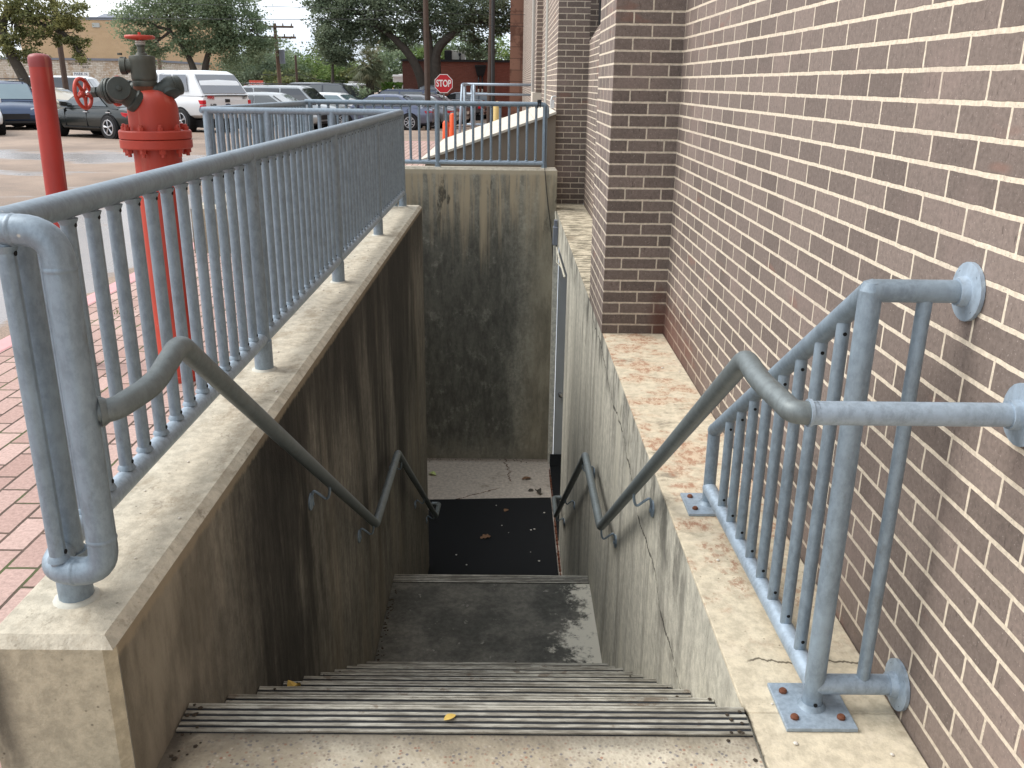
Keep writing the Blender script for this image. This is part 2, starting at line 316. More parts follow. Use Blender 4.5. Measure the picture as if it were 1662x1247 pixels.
def pit_x(n, base):
    s = n.sep()
    dcr = n.math('ABSOLUTE', n.math('ADD', n.math('ADD', s[0], 0.10), n.math('ADD', n.mul(n.noise(7, 4, .7, n.map((0, 1, 0))), -0.32), n.mul(n.math('SUBTRACT', s[1], 10.6), 0.08))))
    cr = n.mul(n.math('SUBTRACT', 1.0, n.ramp(dcr, 0.004, 0.012)), n.ramp(s[1], 10.45, 10.5))
    d2 = n.math('ABSOLUTE', n.math('ADD', n.math('SUBTRACT', s[1], 10.25), n.math('ADD', n.mul(s[0], -0.62), n.mul(n.noise(9, 4, .7), -0.12))))
    cr2 = n.mul(n.math('SUBTRACT', 1.0, n.ramp(d2, 0.004, 0.012)), n.math('SUBTRACT', 1.0, n.ramp(s[0], -0.12, -0.05)))
    c = n.mix(n.math('MAXIMUM', cr, cr2), base, (0.10, 0.05, 0.03))
    e = n.ramp(s[1], 11.05, 11.18)
    return n.mix(n.mul(e, 0.6), c, (0.12, 0.08, 0.055))
MAT['pitfloor'] = concrete('pinkish_floor_concrete', (0.54, 0.475, 0.405), (0.45, 0.39, 0.33), (0.31, 0.26, 0.21), 0.25, 2.0, 0.02, horiz=True, extra=pit_x)
MAT['galv'] = m_galv()
MAT['galv_light'] = m_galv('bright_galvanized_steel', (0.31, 0.375, 0.44), 0.3)
MAT['galv_dark'] = m_galv('dull_galvanized_handrail_steel', (0.15, 0.172, 0.175), 0.6)
MAT['grout'] = plain('pale_grout', (0.5, 0.49, 0.43), 0.9, 0, 0.2, 30, bump=0.4)
MAT['hole'] = plain('black_hole', (0.008, 0.008, 0.008), 0.9)
def rusty(n, c, b):
    s = n.sep(); q = n.noise(11, 5, 0.7)
    face = n.math('SUBTRACT', 1.0, b.outputs['Fac'])
    rr = n.ramp(n.noise(1.7, 3, .6, n.map((1, 1, 3), (5, 5, 5))), .62, .68)
    c = n.mix(n.mul(n.mul(rr, face), .45), c, (0.26, 0.135, 0.10))
    dr = n.noise(95, 4, .7, n.map((1, 1, .22), (2, 3, 4)))
    c = n.mix(n.mul(n.mul(n.ramp(dr, .60, .68), face), .6), c, (0.05, 0.036, 0.032))
    fr = n.math('SUBTRACT', 1.0, n.ramp(n.math('ADD', s[2], n.mul(q, .25)), .12, .45))
    c = n.mix(n.mul(fr, .3), c, (0.10, 0.075, 0.06))
    r = n.mul(n.mul(n.band(s[1], 3.9, 5.3, 5.47, 5.9), n.math('SUBTRACT', 1.0, n.ramp(n.math('ADD', s[2], n.mul(q, 0.5)), 0.35, 0.6))), n.ramp(s[0], 0.86, 0.97))
    c = n.mix(n.mul(r, 0.6), c, (0.12, 0.035, 0.02))
    return c
MAT['brick'] = m_brick('brown_brick', (0.152, 0.120, 0.103), (0.232, 0.183, 0.157), (0.66, 0.57, 0.45), sat=rusty, hj=1.3, voff=.010, ms=.0062)
def pav(n, c, b):
    g = n.mul(b.outputs['Fac'], n.ramp(n.noise(2.6, 4, .6), 0.52, 0.62))
    c = n.mix(n.mul(g, 0.8), c, (0.07, 0.10, 0.03))
    return n.mix(n.mul(n.ramp(n.noise(1.2, 4), 0.5, 0.7), 0.3), c, (0.34, 0.22, 0.18))
MAT['paver'] = m_brick('red_clay_paver', (0.38, 0.25, 0.215), (0.51, 0.365, 0.322), (0.085, 0.06, 0.045), 0.23, 0.107, 0.0058, sat=pav, bump=0.7, dirt=0.15)
def m_asphalt():
    n = NT('wet_tan_asphalt', 0.75, 0, 0.5)
    s = n.sep()
    d = n.noise(60, 5, 0.75); a = n.noise(0.35, 5, 0.6)
    c = n.mix(n.ramp(a, 0.35, 0.65), (0.20, 0.145, 0.108), (0.30, 0.22, 0.165))
    c = n.mix(0.85, c, n.mix(n.ramp(d, 0.35, 0.65), (0.6, 0.6, 0.6), (1.4, 1.4, 1.4)), 'MULTIPLY')
    pt = n.noise(1.3, 6, .7, n.map((1, 1, 1), (8, 3, 0)))
    c = n.mix(n.mul(n.ramp(pt, .5, .66), .45), c, (0.15, 0.115, 0.09))
    wv = n.noise(1.0, 4, 0.6, n.map((0.22, 0.55, 1), (1, 2, 0)))
    # standing water along the kerb and in a shallow gutter across the lot
    k = n.band(n.math('ADD', s[0], n.mul(n.noise(1.1, 4, .6), 0.8)), -5.4, -4.5, -3.05, -2.85)
    k = n.mul(k, n.band(n.math('ADD', s[1], n.mul(wv, 1.0)), 5.3, 5.7, 13.0, 15.0))
    g = n.math('ADD', s[1], n.math('ADD', n.mul(s[0], 0.22), n.mul(n.noise(0.5, 4, .6), 3.0)))
    gut = n.mul(n.band(g, 17.2, 18.6, 19.0, 21.5), n.math('SUBTRACT', 1.0, n.ramp(s[0], -3.6, -3.2)))
    ls = n.mul(n.band(s[1], 12, 13, 17, 18), n.mul(n.math('SUBTRACT', 1.0, n.ramp(s[0], -5, -4)), n.ramp(n.noise(0.7, 4, 0.6, n.map((.4, 1, 1))), 0.55, 0.62)))
    wet = n.math('MAXIMUM', n.math('MAXIMUM', k, gut), n.mul(ls, 0.6))
    wet = n.ramp(n.math('ADD', wet, n.math('MULTIPLY', n.math('SUBTRACT', n.noise(1.6, 6, .7, n.map((.5, 1, 1))), 0.5), 1.7)), 0.25, 0.85)
    c = n.mix(n.mul(wet, 0.6), c, (0.22, 0.215, 0.22))  # grey wet tone also carries some of the sky's reflection in the colour
    n.rough(n.math('SUBTRACT', 0.78, n.mul(wet, 0.52)))
    bn = n.t.nodes.new('ShaderNodeBump'); bn.inputs['Distance'].default_value = 0.004; n.link(d, bn.inputs['Height'])
    n.link(n.math('SUBTRACT', 0.5, n.mul(wet, 0.46)), bn.inputs['Strength']); n.link(bn.outputs[0], n.b.inputs['Normal'])
    return n.col(c)
MAT['asphalt'] = m_asphalt()
MAT['pink'] = plain('faded_pink_painted_concrete', (0.62, 0.33, 0.33), 0.8, 0, 0.25, 6, bump=0.3)
def m_redpaint(name, c, weather=0.5):
    n = NT(name, 0.5, 0, 0.45)
    a = n.noise(4, 5, 0.6, n.map((1, 1, 0.4))); st = n.noise(14, 4, 0.6, n.map((1, 1, 0.08)))
    cc = n.mix(n.ramp(a, 0.35, 0.65), tuple(x * 0.82 for x in c), tuple(min(1, x * 1.12) for x in c))
    cc = n.mix(n.mul(n.ramp(st, 0.56, 0.68), 0.4 * weather), cc, (0.50, 0.22, 0.16))
    gr = n.noise(9, 6, .7, n.map((1, 1, .3), (4, 4, 4)))
    cc = n.mix(n.mul(n.ramp(gr, 0.56, 0.68), 0.35), cc, tuple(x * .45 for x in c))
    ch = n.math('SUBTRACT', 1.0, n.ramp(n.voro(24), 0.06, 0.09))
    cc = n.mix(n.mul(ch, n.ramp(n.noise(3, 2), 0.58, 0.62)), cc, (0.6, 0.5, 0.45))
    n.bump(n.noise(50, 4, .6), 0.15, 0.002); return n.col(cc)
MAT['red'] = m_redpaint('red_standpipe_paint', (0.45, 0.048, 0.026))
MAT['red_b'] = m_redpaint('red_bollard_paint', (0.36, 0.038, 0.028), 1.0)
MAT['red_pink'] = m_redpaint('chalky_red_cap_paint', (0.26, 0.045, 0.045), 1.0)
MAT['rust'] = plain('rusty_iron', (0.14, 0.05, 0.025), 0.85, 0, 0.5, 30)
MAT['bronze'] = plain('weathered_green_bronze', (0.058, 0.066, 0.060), 0.5, 0.35, 0.4, 14, bump=0.3)
MAT['bronze2'] = plain('grey_bronze', (0.095, 0.098, 0.082), 0.5, 0.35, 0.3, 14, bump=0.3)
MAT['mat'] = plain('black_ribbed_mat_rubber', (0.0045, 0.0055, 0.007), 0.85, 0, 0.3, 40, bump=0.5)
def m_nos():
    n = NT('dirty_aluminium_nosing', 0.5, 0.3, 0.4)
    a = n.noise(4, 5, 0.65, n.map((1, 5, 1))); f = n.noise(50, 5, .7, n.map((.3, 2, 1))); s = n.sep()
    c = n.mix(n.ramp(a, 0.38, 0.62), (0.27, 0.25, 0.205), (0.47, 0.45, 0.385))
    c = n.mix(0.8, c, n.mix(n.ramp(f, .36, .62), (0.62, 0.6, 0.58), (1.25, 1.25, 1.25)), 'MULTIPLY')
    c = n.mix(n.mul(n.ramp(n.noise(9, 5, .7), .60, .66), .6), c, (0.16, 0.11, 0.07))
    return n.col(c)
MAT['nos'] = m_nos()
MAT['nos_dark'] = plain('dark_groove_base', (0.020, 0.022, 0.026), 0.8, 0, 0.3, 40)  # near-black base seen in the grooves between the nosing ribs
MAT['door'] = plain('grey_painted_steel_door', (0.50, 0.52, 0.53), 0.5, 0, 0.15, 3)
MAT['jamb'] = concrete('pale_jamb_plaster', (0.80, 0.77, 0.66), (0.74, 0.71, 0.60), (0.58, 0.55, 0.46), 0.5, 2.5, 0.1)
MAT['taupe'] = plain('taupe_painted_plaster', (0.235, 0.195, 0.155), 0.85, 0, 0.08, 3, bump=0.15)
def ramp_x():
    n = NT('pale_ramp_concrete', 0.85, 0, .3)
    a = n.noise(1.5, 5, .6); b = n.t.nodes.new('ShaderNodeTexBrick'); s = n.sep()
    cmb = n.t.nodes.new('ShaderNodeCombineXYZ'); n.link(s[1], cmb.inputs[0]); n.link(s[0], cmb.inputs[1])
    n.link(cmb.outputs[0], b.inputs['Vector']); b.inputs['Scale'].default_value = 1; b.inputs['Brick Width'].default_value = 1.4
    b.inputs['Row Height'].default_value = .33; b.inputs['Mortar Size'].default_value = .006
    c = n.mix(a, (0.50, 0.455, 0.385), (0.62, 0.58, 0.50)); return n.col(n.mix(n.mul(b.outputs['Fac'], 0.5), c, (0.3, 0.27, 0.22)))
MAT['ramp'] = ramp_x()
MAT['stone'] = m_brick('brown_stone_block', (0.25, 0.125, 0.085), (0.31, 0.165, 0.115), (0.16, 0.085, 0.06), 1.1, 0.52, 0.02, dirt=0.0, bump=0.3,
    sat=lambda n, c, b: n.mix(n.mul(n.ramp(n.noise(1.1, 5, .7), .5, .6), .7), c, (0.11, 0.05, 0.035)))
MAT['redbrick'] = m_brick('dark_red_brick', (0.20, 0.065, 0.045), (0.25, 0.085, 0.06), (0.21, 0.09, 0.07), 0.24, 0.08, 0.01, dirt=0.05, bump=0.2)
MAT['shadedbrick'] = m_brick('shadow_brown_brick', (0.10, 0.04, 0.03), (0.12, 0.05, 0.04), (0.10, 0.05, 0.04), 0.24, 0.08, 0.01, dirt=0.0, bump=0.2)  # shade of the set-back shop wall is put into this brick colour
MAT['tan'] = m_brick('tan_facade_brick', (0.50, 0.33, 0.185), (0.54, 0.36, 0.205), (0.50, 0.34, 0.2), 0.4, 0.2, 0.01, dirt=0.1, bump=0.1)
MAT['whitebrick'] = m_brick('peeling_white_brick', (0.52, 0.46, 0.38), (0.66, 0.62, 0.55), (0.40, 0.32, 0.24), 0.4, 0.13, 0.02, dirt=0.2, bump=0.4,
    sat=lambda n, c, b: n.mix(n.mul(n.ramp(n.noise(2.5, 6, .75), .52, .6), .7), c, (0.36, 0.24, 0.15)))
MAT['black_trim'] = plain('black_metal_trim', (0.02, 0.02, 0.022), 0.5)
MAT['white'] = plain('white_paint', (0.78, 0.78, 0.77), 0.6, 0, 0.05)
MAT['grey_light'] = plain('light_grey_metal', (0.42, 0.41, 0.37), 0.6, 0, 0.15, 3)
MAT['grey_roof'] = plain('grey_roofing', (0.18, 0.19, 0.22), 0.7, 0, 0.2, 2)
MAT['signred'] = plain('sign_red', (0.50, 0.012, 0.022), 0.45, 0, 0.04)
MAT['signred2'] = plain('faded_sign_red', (0.60, 0.09, 0.06), 0.55, 0, 0.1)
MAT['orange'] = plain('orange_plastic', (0.85, 0.105, 0.02), 0.5, 0, 0.05)
MAT['yellow'] = plain('faded_yellow_paint', (0.68, 0.50, 0.20), 0.6, 0, 0.12)
MAT['steelgrey'] = plain('grey_post_steel', (0.16, 0.16, 0.155), 0.6, 0.3)
MAT['bark'] = plain('oak_bark', (0.065, 0.055, 0.045), 0.95, 0, 0.45, 6, bump=0.8)
MAT['polewood'] = plain('creosote_pole_wood', (0.085, 0.058, 0.045), 0.9, 0, 0.3, 5, bump=0.4)
MAT['polewood2'] = plain('pale_pole_wood', (0.17, 0.115, 0.085), 0.9, 0, 0.25, 5, bump=0.4)
MAT['wire'] = plain('cable_black', (0.03, 0.03, 0.03), 0.6)
MAT['tyre'] = plain('tyre_rubber', (0.018, 0.018, 0.019), 0.8, 0, 0.2)
MAT['under'] = plain('dark_underbody', (0.008, 0.008, 0.009), 0.9)
MAT['rim'] = plain('alloy_rim', (0.50, 0.50, 0.52), 0.3, 0.7, 0.08)
MAT['chrome'] = plain('chrome', (0.7, 0.7, 0.72), 0.15, 0.9, 0.05)
def m_glass(name, c):
    n = NT(name, 0.06, 0, 0.9); n.b.inputs['Coat Weight'].default_value = 1.0; return n.col(n.mix(n.noise(0.7, 3), tuple(x * .6 for x in c), c))
MAT['glass'] = m_glass('tinted_car_glass', (0.055, 0.068, 0.075))
MAT['glass_pale'] = m_glass('pale_car_glass', (0.16, 0.24, 0.27))
MAT['glass_dark'] = m_glass('dark_window_glass', (0.02, 0.022, 0.03))
MAT['glass_grey'] = m_glass('grey_canopy_glass', (0.11, 0.12, 0.15))
MAT['lamp_red'] = plain('red_lens', (0.55, 0.02, 0.03), 0.15, 0, 0.05)
MAT['lamp_clear'] = plain('clear_lens', (0.55, 0.57, 0.6), 0.12, 0.2, 0.1)
MAT['lamp_amber'] = plain('amber_lens', (0.75, 0.16, 0.03), 0.2)
MAT['plastic'] = plain('black_plastic', (0.02, 0.02, 0.022), 0.5)
MAT['conduit'] = plain('pale_pvc_conduit', (0.50, 0.47, 0.38), 0.5, 0, 0.06)
MAT['boxgrey'] = plain('grey_junction_box_metal', (0.22, 0.24, 0.28), 0.45, 0.2)
def m_leaf(name, cols, rough=0.6):
    n = NT(name, rough, 0, 0.3)
    r = n.geo.outputs['Random Per Island']; big = n.noise(0.9, 4, 0.6)
    c = n.mix(r, cols[0], cols[1]); c = n.mix(n.ramp(big, 0.45, 0.62), c, n.mix(r, cols[1], cols[2]))
    n.b.inputs['Subsurface Weight'].default_value = 0.0
    tr = n.t.nodes.new('ShaderNodeBsdfTranslucent'); n.link(c, tr.inputs[0]); ms = n.t.nodes.new('ShaderNodeMixShader')
    ms.inputs[0].default_value = 0.4; o = n.t.nodes['Material Output']
    n.col(c); n.link(n.b.outputs[0], ms.inputs[1]); n.link(tr.outputs[0], ms.inputs[2]); n.link(ms.outputs[0], o.inputs[0])
    return n.m
MAT['leaf_oak'] = m_leaf('live_oak_leaves', ((0.13, 0.18, 0.10), (0.22, 0.28, 0.165), (0.32, 0.38, 0.235)))
MAT['leaf_dark'] = m_leaf('dark_oak_leaves', ((0.09, 0.125, 0.08), (0.165, 0.205, 0.13), (0.235, 0.28, 0.18)))
MAT['leaf_yel'] = m_leaf('yellowing_leaves', ((0.10, 0.12, 0.05), (0.21, 0.22, 0.09), (0.36, 0.34, 0.13)))
MAT['leaf_green'] = m_leaf('bright_green_leaves', ((0.09, 0.14, 0.04), (0.17, 0.25, 0.08), (0.28, 0.34, 0.12)))
MAT['leaf_olive'] = m_leaf('olive_leaves', ((0.075, 0.10, 0.045), (0.14, 0.17, 0.075), (0.24, 0.24, 0.09)))
MAT['leaf_palm'] = m_leaf('palm_fronds', ((0.09, 0.11, 0.06), (0.17, 0.19, 0.11), (0.30, 0.24, 0.14)))
MAT['leaf_hedge'] = m_leaf('hedge_leaves', ((0.05, 0.11, 0.015), (0.11, 0.21, 0.03), (0.18, 0.29, 0.05)))
MAT['fall_y'] = plain('yellow_fallen_leaf', (0.62, 0.42, 0.10), 0.7)
MAT['fall_b'] = plain('brown_fallen_leaf', (0.20, 0.11, 0.06), 0.8)
MAT['fall_g'] = plain('green_fallen_leaf', (0.50, 0.58, 0.22), 0.7)
MAT['silt'] = plain('dark_silt', (0.05, 0.038, 0.026), 0.95, 0, 0.5, 60)
MAT['pebble'] = plain('pale_pebble', (0.6, 0.56, 0.5), 0.8)

# ------------------------------------------------------------------ mesh helpers
def fillet(pts, r, n=6):
    pts = [Vector(p) for p in pts]; o = [pts[0]]
    for i in range(1, len(pts) - 1):
        a, b, c = pts[i - 1], pts[i], pts[i + 1]
        d1 = (a - b); d2 = (c - b); rr = min(r, d1.length * 0.49, d2.length * 0.49)
        p1 = b + d1.normalized() * rr; p2 = b + d2.normalized() * rr
        for k in range(n + 1):
            t = k / n; o.append(p1 * (1 - t) ** 2 + b * 2 * t * (1 - t) + p2 * t * t)
    o.append(pts[-1]); return o

class MB:
    def __init__(s): s.v = []; s.f = []; s.m = []; s.sm = []; s.cur = 0
    def _add(s, vs, fs, smooth=False):
        b = len(s.v); s.v += [tuple(v) for v in vs]
        for f in fs: s.f.append([b + i for i in f]); s.m.append(s.cur); s.sm.append(smooth)
        return s
    def box(s, x0, y0, z0, x1, y1, z1):
        vs = [(x0, y0, z0), (x1, y0, z0), (x1, y1, z0), (x0, y1, z0), (x0, y0, z1), (x1, y0, z1), (x1, y1, z1), (x0, y1, z1)]
        return s._add(vs, [(0, 3, 2, 1), (4, 5, 6, 7), (0, 1, 5, 4), (1, 2, 6, 5), (2, 3, 7, 6), (3, 0, 4, 7)])
    def hexa(s, p):   # 8 points, bottom ring then top ring
        return s._add(p, [(0, 3, 2, 1), (4, 5, 6, 7), (0, 1, 5, 4), (1, 2, 6, 5), (2, 3, 7, 6), (3, 0, 4, 7)])
    def quad(s, *p): return s._add(p, [tuple(range(len(p)))])
    def slab(s, pts, off):   # polygon extruded by a vector
        n = len(pts); off = Vector(off); vs = [Vector(p) for p in pts] + [Vector(p) + off for p in pts]
        return s._add(vs, [tuple(range(n))[::-1], tuple(range(n, 2 * n))] + [(i, (i + 1) % n, n + (i + 1) % n, n + i) for i in range(n)])
    def tube(s, pts, r, seg=14, caps=True, radii=None):
        pts = [Vector(p) for p in pts]; n = len(pts); tang = []
        for i in range(n):
            a = pts[max(i - 1, 0)]; b = pts[min(i + 1, n - 1)]; tang.append((b - a).normalized())
        up = Vector((0, 0, 1)) if abs(tang[0].z) < 0.9 else Vector((1, 0, 0))
        u = tang[0].cross(up).normalized(); vs = []
        for i in range(n):
            u = (u - tang[i] * u.dot(tang[i])).normalized(); v = tang[i].cross(u)
            rr = radii[i] if radii else r
            # widen at mitres so the tube keeps its thickness
            for k in range(seg):
                a = 2 * math.pi * k / seg; vs.append(pts[i] + (u * math.cos(a) + v * math.sin(a)) * rr)
        fs = [(i * seg + k, i * seg + (k + 1) % seg, (i + 1) * seg + (k + 1) % seg, (i + 1) * seg + k) for i in range(n - 1) for k in range(seg)]
        s._add(vs, fs, True)
        if caps:
            b = len(s.v) - len(vs)
            s.f.append([b + k for k in range(seg)][::-1]); s.m.append(s.cur); s.sm.append(False)
            s.f.append([b + (n - 1) * seg + k for k in range(seg)]); s.m.append(s.cur); s.sm.append(False)
        return s
    def cyl(s, p0, p1, r, seg=14): return s.tube([p0, p1], r, seg)
    def lathe(s, prof, o, axis=(0, 0, 1), seg=20, smooth=True):
        o = Vector(o); ax = Vector(axis).normalized(); t = Vector((0, 0, 1)) if abs(ax.z) < 0.9 else Vector((1, 0, 0))
        u = ax.cross(t).normalized(); v = ax.cross(u); vs = []
        for r, h in prof:
            for k in range(seg):
                a = 2 * math.pi * k / seg; vs.append(o + ax * h + (u * math.cos(a) + v * math.sin(a)) * r)
        n = len(prof)
        fs = [(i * seg + k, i * seg + (k + 1) % seg, (i + 1) * seg + (k + 1) % seg, (i + 1) * seg + k) for i in range(n - 1) for k in range(seg)]
        fs += [tuple(range(seg))[::-1], tuple(range((n - 1) * seg, n * seg))]
        return s._add(vs, fs, smooth)
    def torus(s, o, axis, R_, r, seg=28, sg=10):
        o = Vector(o); ax = Vector(axis).normalized(); t = Vector((0, 0, 1)) if abs(ax.z) < 0.9 else Vector((1, 0, 0))
        u = ax.cross(t).normalized(); v = ax.cross(u); vs = []
        for i in range(seg):
            a = 2 * math.pi * i / seg; d = u * math.cos(a) + v * math.sin(a)
            for k in range(sg):
                b = 2 * math.pi * k / sg; vs.append(o + d * (R_ + r * math.cos(b)) + ax * r * math.sin(b))
        fs = [(i * sg + k, ((i + 1) % seg) * sg + k, ((i + 1) % seg) * sg + (k + 1) % sg, i * sg + (k + 1) % sg) for i in range(seg) for k in range(sg)]
        return s._add(vs, fs, True)
    def build(s, name, mat, parent=None, world=True, loc=None, bevel=0, uv=True, edge_split=True):
        me = bpy.data.meshes.new(name)
        off = Vector((0, 0, 0))
        if loc is not None: off = Vector(loc)
        vs = [Vector(v) - off for v in s.v]
        base = Vector((0, 0, 0))
        if parent is not None and world:
            q = parent
            while q is not None: base += Vector(q.location); q = q.parent
        if loc is None: vs = [v - base for v in vs]
        me.from_pydata(vs, [], s.f)
        mats = mat if isinstance(mat, (list, tuple)) else [mat]
        for m_ in mats: me.materials.append(MAT[m_] if isinstance(m_, str) else m_)
        for p, mi, sm in zip(me.polygons, s.m, s.sm): p.material_index = min(mi, len(mats) - 1); p.use_smooth = sm
        if uv:
            L = me.uv_layers.new(name='UVMap')
            for p in me.polygons:
                nx, ny, nz = abs(p.normal.x), abs(p.normal.y), abs(p.normal.z)
                for li in p.loop_indices:
                    co = Vector(s.v[me.loops[li].vertex_index])
                    if nz > nx and nz > ny: L.data[li].uv = (co.y, co.x)
                    elif nx > ny: L.data[li].uv = (co.y, co.z)
                    else: L.data[li].uv = (co.x, co.z)
        me.validate(); me.update()
        if uv and any(s.sm):
            en = {}
            for p in me.polygons:
                for k in p.edge_keys: en.setdefault(k, []).append(p.normal)
            ck = math.cos(R(36))
            for e in me.edges:
                nn = en.get(tuple(sorted(e.vertices)), ())
                if len(nn) == 2 and nn[0].dot(nn[1]) < ck: e.use_edge_sharp = True
        o = bpy.data.objects.new(name, me); COL.objects.link(o)
        if parent is not None: o.parent = parent
        if loc is not None: o.location = off - base
        if bevel:
            b = o.modifiers.new('bevel', 'BEVEL'); b.width = bevel; b.segments = 2; b.limit_method = 'ANGLE'; b.angle_limit = R(40)
        return o

def tag(o, label=None, cat=None, group=None, kind=None):
    if label: o['label'] = label
    if cat: o['category'] = cat
    if group: o['group'] = group
    if kind: o['kind'] = kind
    return o
def thing(name, label, cat, loc=(0, 0, 0), rz=0, group=None):
    o = bpy.data.objects.new(name, None); COL.objects.link(o); o.location = loc; o.rotation_euler = (0, 0, rz); o.empty_display_size = 0.1
    return tag(o, label, cat, group)
def copy_at(src, parent, loc, rz=None):
    c = src.copy(); COL.objects.link(c); c.parent = parent; c.location = loc
    if rz is not None: c.rotation_euler = (0, 0, rz)
    return c
def text(body, size, mat, name, parent, mat_world, ext=0.002, off=0.0):
    cu = bpy.data.curves.new(name, 'FONT'); cu.body = body; cu.size = size; cu.extrude = ext; cu.align_x = 'CENTER'; cu.align_y = 'CENTER'
    cu.offset = 0.0; cu.materials.append(MAT[mat]); o = bpy.data.objects.new(name, cu); COL.objects.link(o)
    if off: cu.offset = off
    bpy.context.view_layer.update()
    me = bpy.data.meshes.new_from_object(o.evaluated_get(bpy.context.evaluated_depsgraph_get())); me.name = name
    bpy.data.objects.remove(o); o = bpy.data.objects.new(name, me); COL.objects.link(o)
    o.parent = parent; o.matrix_local = mat_world; return o

XL, XR, XB = -0.793, 0.613, 1.0           # stair side walls, brick wall
Y0, T, RS, N1, YL = 1.862, 0.2767, 0.1878, 10, 5.636
ZL = -N1 * RS; ZF = ZL - 8 * RS; ZW = 0.42

GZT = ((-99, -.1), (24.3, -.1), (27, -.17), (31, -.2), (35, -.30), (39, -.44), (44, -.52), (50, -.6), (999, -.6))
def GZ(y):
    for (a, za), (b_, zb_) in zip(GZT, GZT[1:]):
        if a <= y <= b_: return za + (zb_ - za) * (y - a) / (b_ - a)
# ------------------------------------------------------------------ ground, roads, slabs
g = MB()
g.quad((-220, -30, -.1), (-3.05, -30, -.1), (-3.05, 24.3, -.1), (-220, 24.3, -.1))
prev = 24.3
for yy in (27, 31, 35, 39, 44, 50, 400):
    g.quad((-220, prev, GZ(prev)), (220, prev, GZ(prev)), (220, yy, GZ(yy)), (-220, yy, GZ(yy))); prev = yy
g.quad((6, -30, -.1), (220, -30, -.1), (220, 24.3, -.1), (6, 24.3, -.1))
tag(g.build('ground', 'asphalt'), 'tan asphalt parking lot with wet patches', kind='structure')
g = MB()
g.quad((-2.9, -6, 0), (-1.072, -6, 0), (-1.072, 8.05, 0), (-2.9, 8.05, 0))
g.quad((-2.9, 8.05, 0), (-2.842, 8.05, 0), (-2.842, 11.45, 0), (-2.9, 11.45, 0))
g.quad((-2.9, 11.472, 0), (.604, 11.472, 0), (.604, 24.15, 0), (-2.9, 24.15, 0))
tag(g.build('pavement', 'paver'), 'red clay paver walkway beside the stairwell', kind='structure')
g = MB(); g.box(-3.05, -6, -.16, -2.9, 24.15, .002); g.box(-3.05, 24.15, -.16, 2.6, 24.3, .002)
tag(g.build('kerb', 'pink', bevel=0.015), 'faded pink kerb along the pavers', kind='structure')
g = MB(); g.box(-1.07, -3, -.3, XR, Y0 - .004, 0)
tag(g.build('entry_slab', 'agg', bevel=0.004), 'exposed aggregate slab at the top of the stairs', kind='structure')

# stairs
def flight(name, y0, z0, nsteps, label):
    g = MB(); prof = []
    for k in range(nsteps):
        y = y0 + k * T; z = z0 - k * RS
        prof.append((y, z)); prof.append((y, z - RS))
    zb = z0 - nsteps * RS - .35
    y_end = y0 + (nsteps - 1) * T
    poly = [(y0 - .002, z0)] + prof + [(y_end + .02, z0 - nsteps * RS), (y_end + .02, zb), (y0 - .002, zb)]
    g.slab([(XL + .002, y, z) for y, z in poly], (XR - XL - .004, 0, 0))
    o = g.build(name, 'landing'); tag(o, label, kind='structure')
    # ribbed nosing, one mesh copied to each step
    q = MB(); q.cur = 1; q.box(XL + .004, -.092, .0005, XR - .004, .001, .006); q.box(XL + .004, -.0015, -.022, XR - .004, .0035, .0055)
    q.cur = 0
    for i in range(5):
        a = -.092 + i * .0205
        q.box(XL + .004, a, .004, XR - .004, a + .0102, .0084)
    q.box(XL + .004, -.001, -.026, XR - .004, .005, .010)
    first = None
    for k in range(nsteps):
        if first is None: first = q.build('nosing', ['nos', 'nos_dark'], None); first.parent = o; c = first
        else: c = first.copy(); COL.objects.link(c); c.parent = o
        c.location = (0, y0 + k * T + random.uniform(-.004, .004), z0 - k * RS)
    return o
flight('stair_flight', Y0, 0, N1, 'upper concrete stair flight with ribbed metal nosings')
flight('stair_flight', YL, ZL, 8, 'lower concrete stair flight down to the mat')
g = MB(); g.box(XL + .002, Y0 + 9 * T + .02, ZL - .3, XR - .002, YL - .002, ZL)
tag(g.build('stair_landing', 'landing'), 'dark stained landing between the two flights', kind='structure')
g = MB(); g.box(-2.57, YL + 7 * T + .02, ZF - .2, 1.6, 11.25, ZF)
tag(g.build('stairwell_floor', 'pitfloor'), 'pinkish concrete floor at the bottom of the stairwell', kind='structure')

# ------------------------------------------------------------------ retaining walls
def capwall(root, x0, y0, x1, y1, zb, zt, side_mat, cap_mat='cap', ch=0.022, endmat=None, body='wall_body'):
    b = MB(); b.box(x0, y0, zb, x1, y1, zt - ch); o1 = b.build(body, side_mat, root)
    c = MB(); c.hexa([(x0, y0, zt - ch), (x1, y0, zt - ch), (x1, y1, zt - ch), (x0, y1, zt - ch),
                      (x0 + ch, y0 + ch, zt), (x1 - ch, y0 + ch, zt), (x1 - ch, y1 - ch, zt), (x0 + ch, y1 - ch, zt)])
    c.build('coping', cap_mat, root)
    return o1
w1 = thing('retaining_wall', 'long stained brown concrete wall left of the stairs, under the nearest railing', 'wall', (-.93, 4.9, 0))
b = MB(); ch = .022
b.box(-1.07, 1.54 + .02, -3.7, XL, 8.33, ZW - ch); b.build('wall_body', 'lwall', w1)
e = MB(); e.hexa([(-1.07, 1.54, -.4), (XL - ch, 1.54, -.4), (XL, 1.54 + ch, -.4), (-1.07, 1.54 + ch, -.4),
                  (-1.07, 1.54, ZW - ch), (XL - ch, 1.54, ZW - ch), (XL, 1.54 + ch, ZW - ch), (-1.07, 1.54 + ch, ZW - ch)]); e.build('end_face', 'endface', w1)
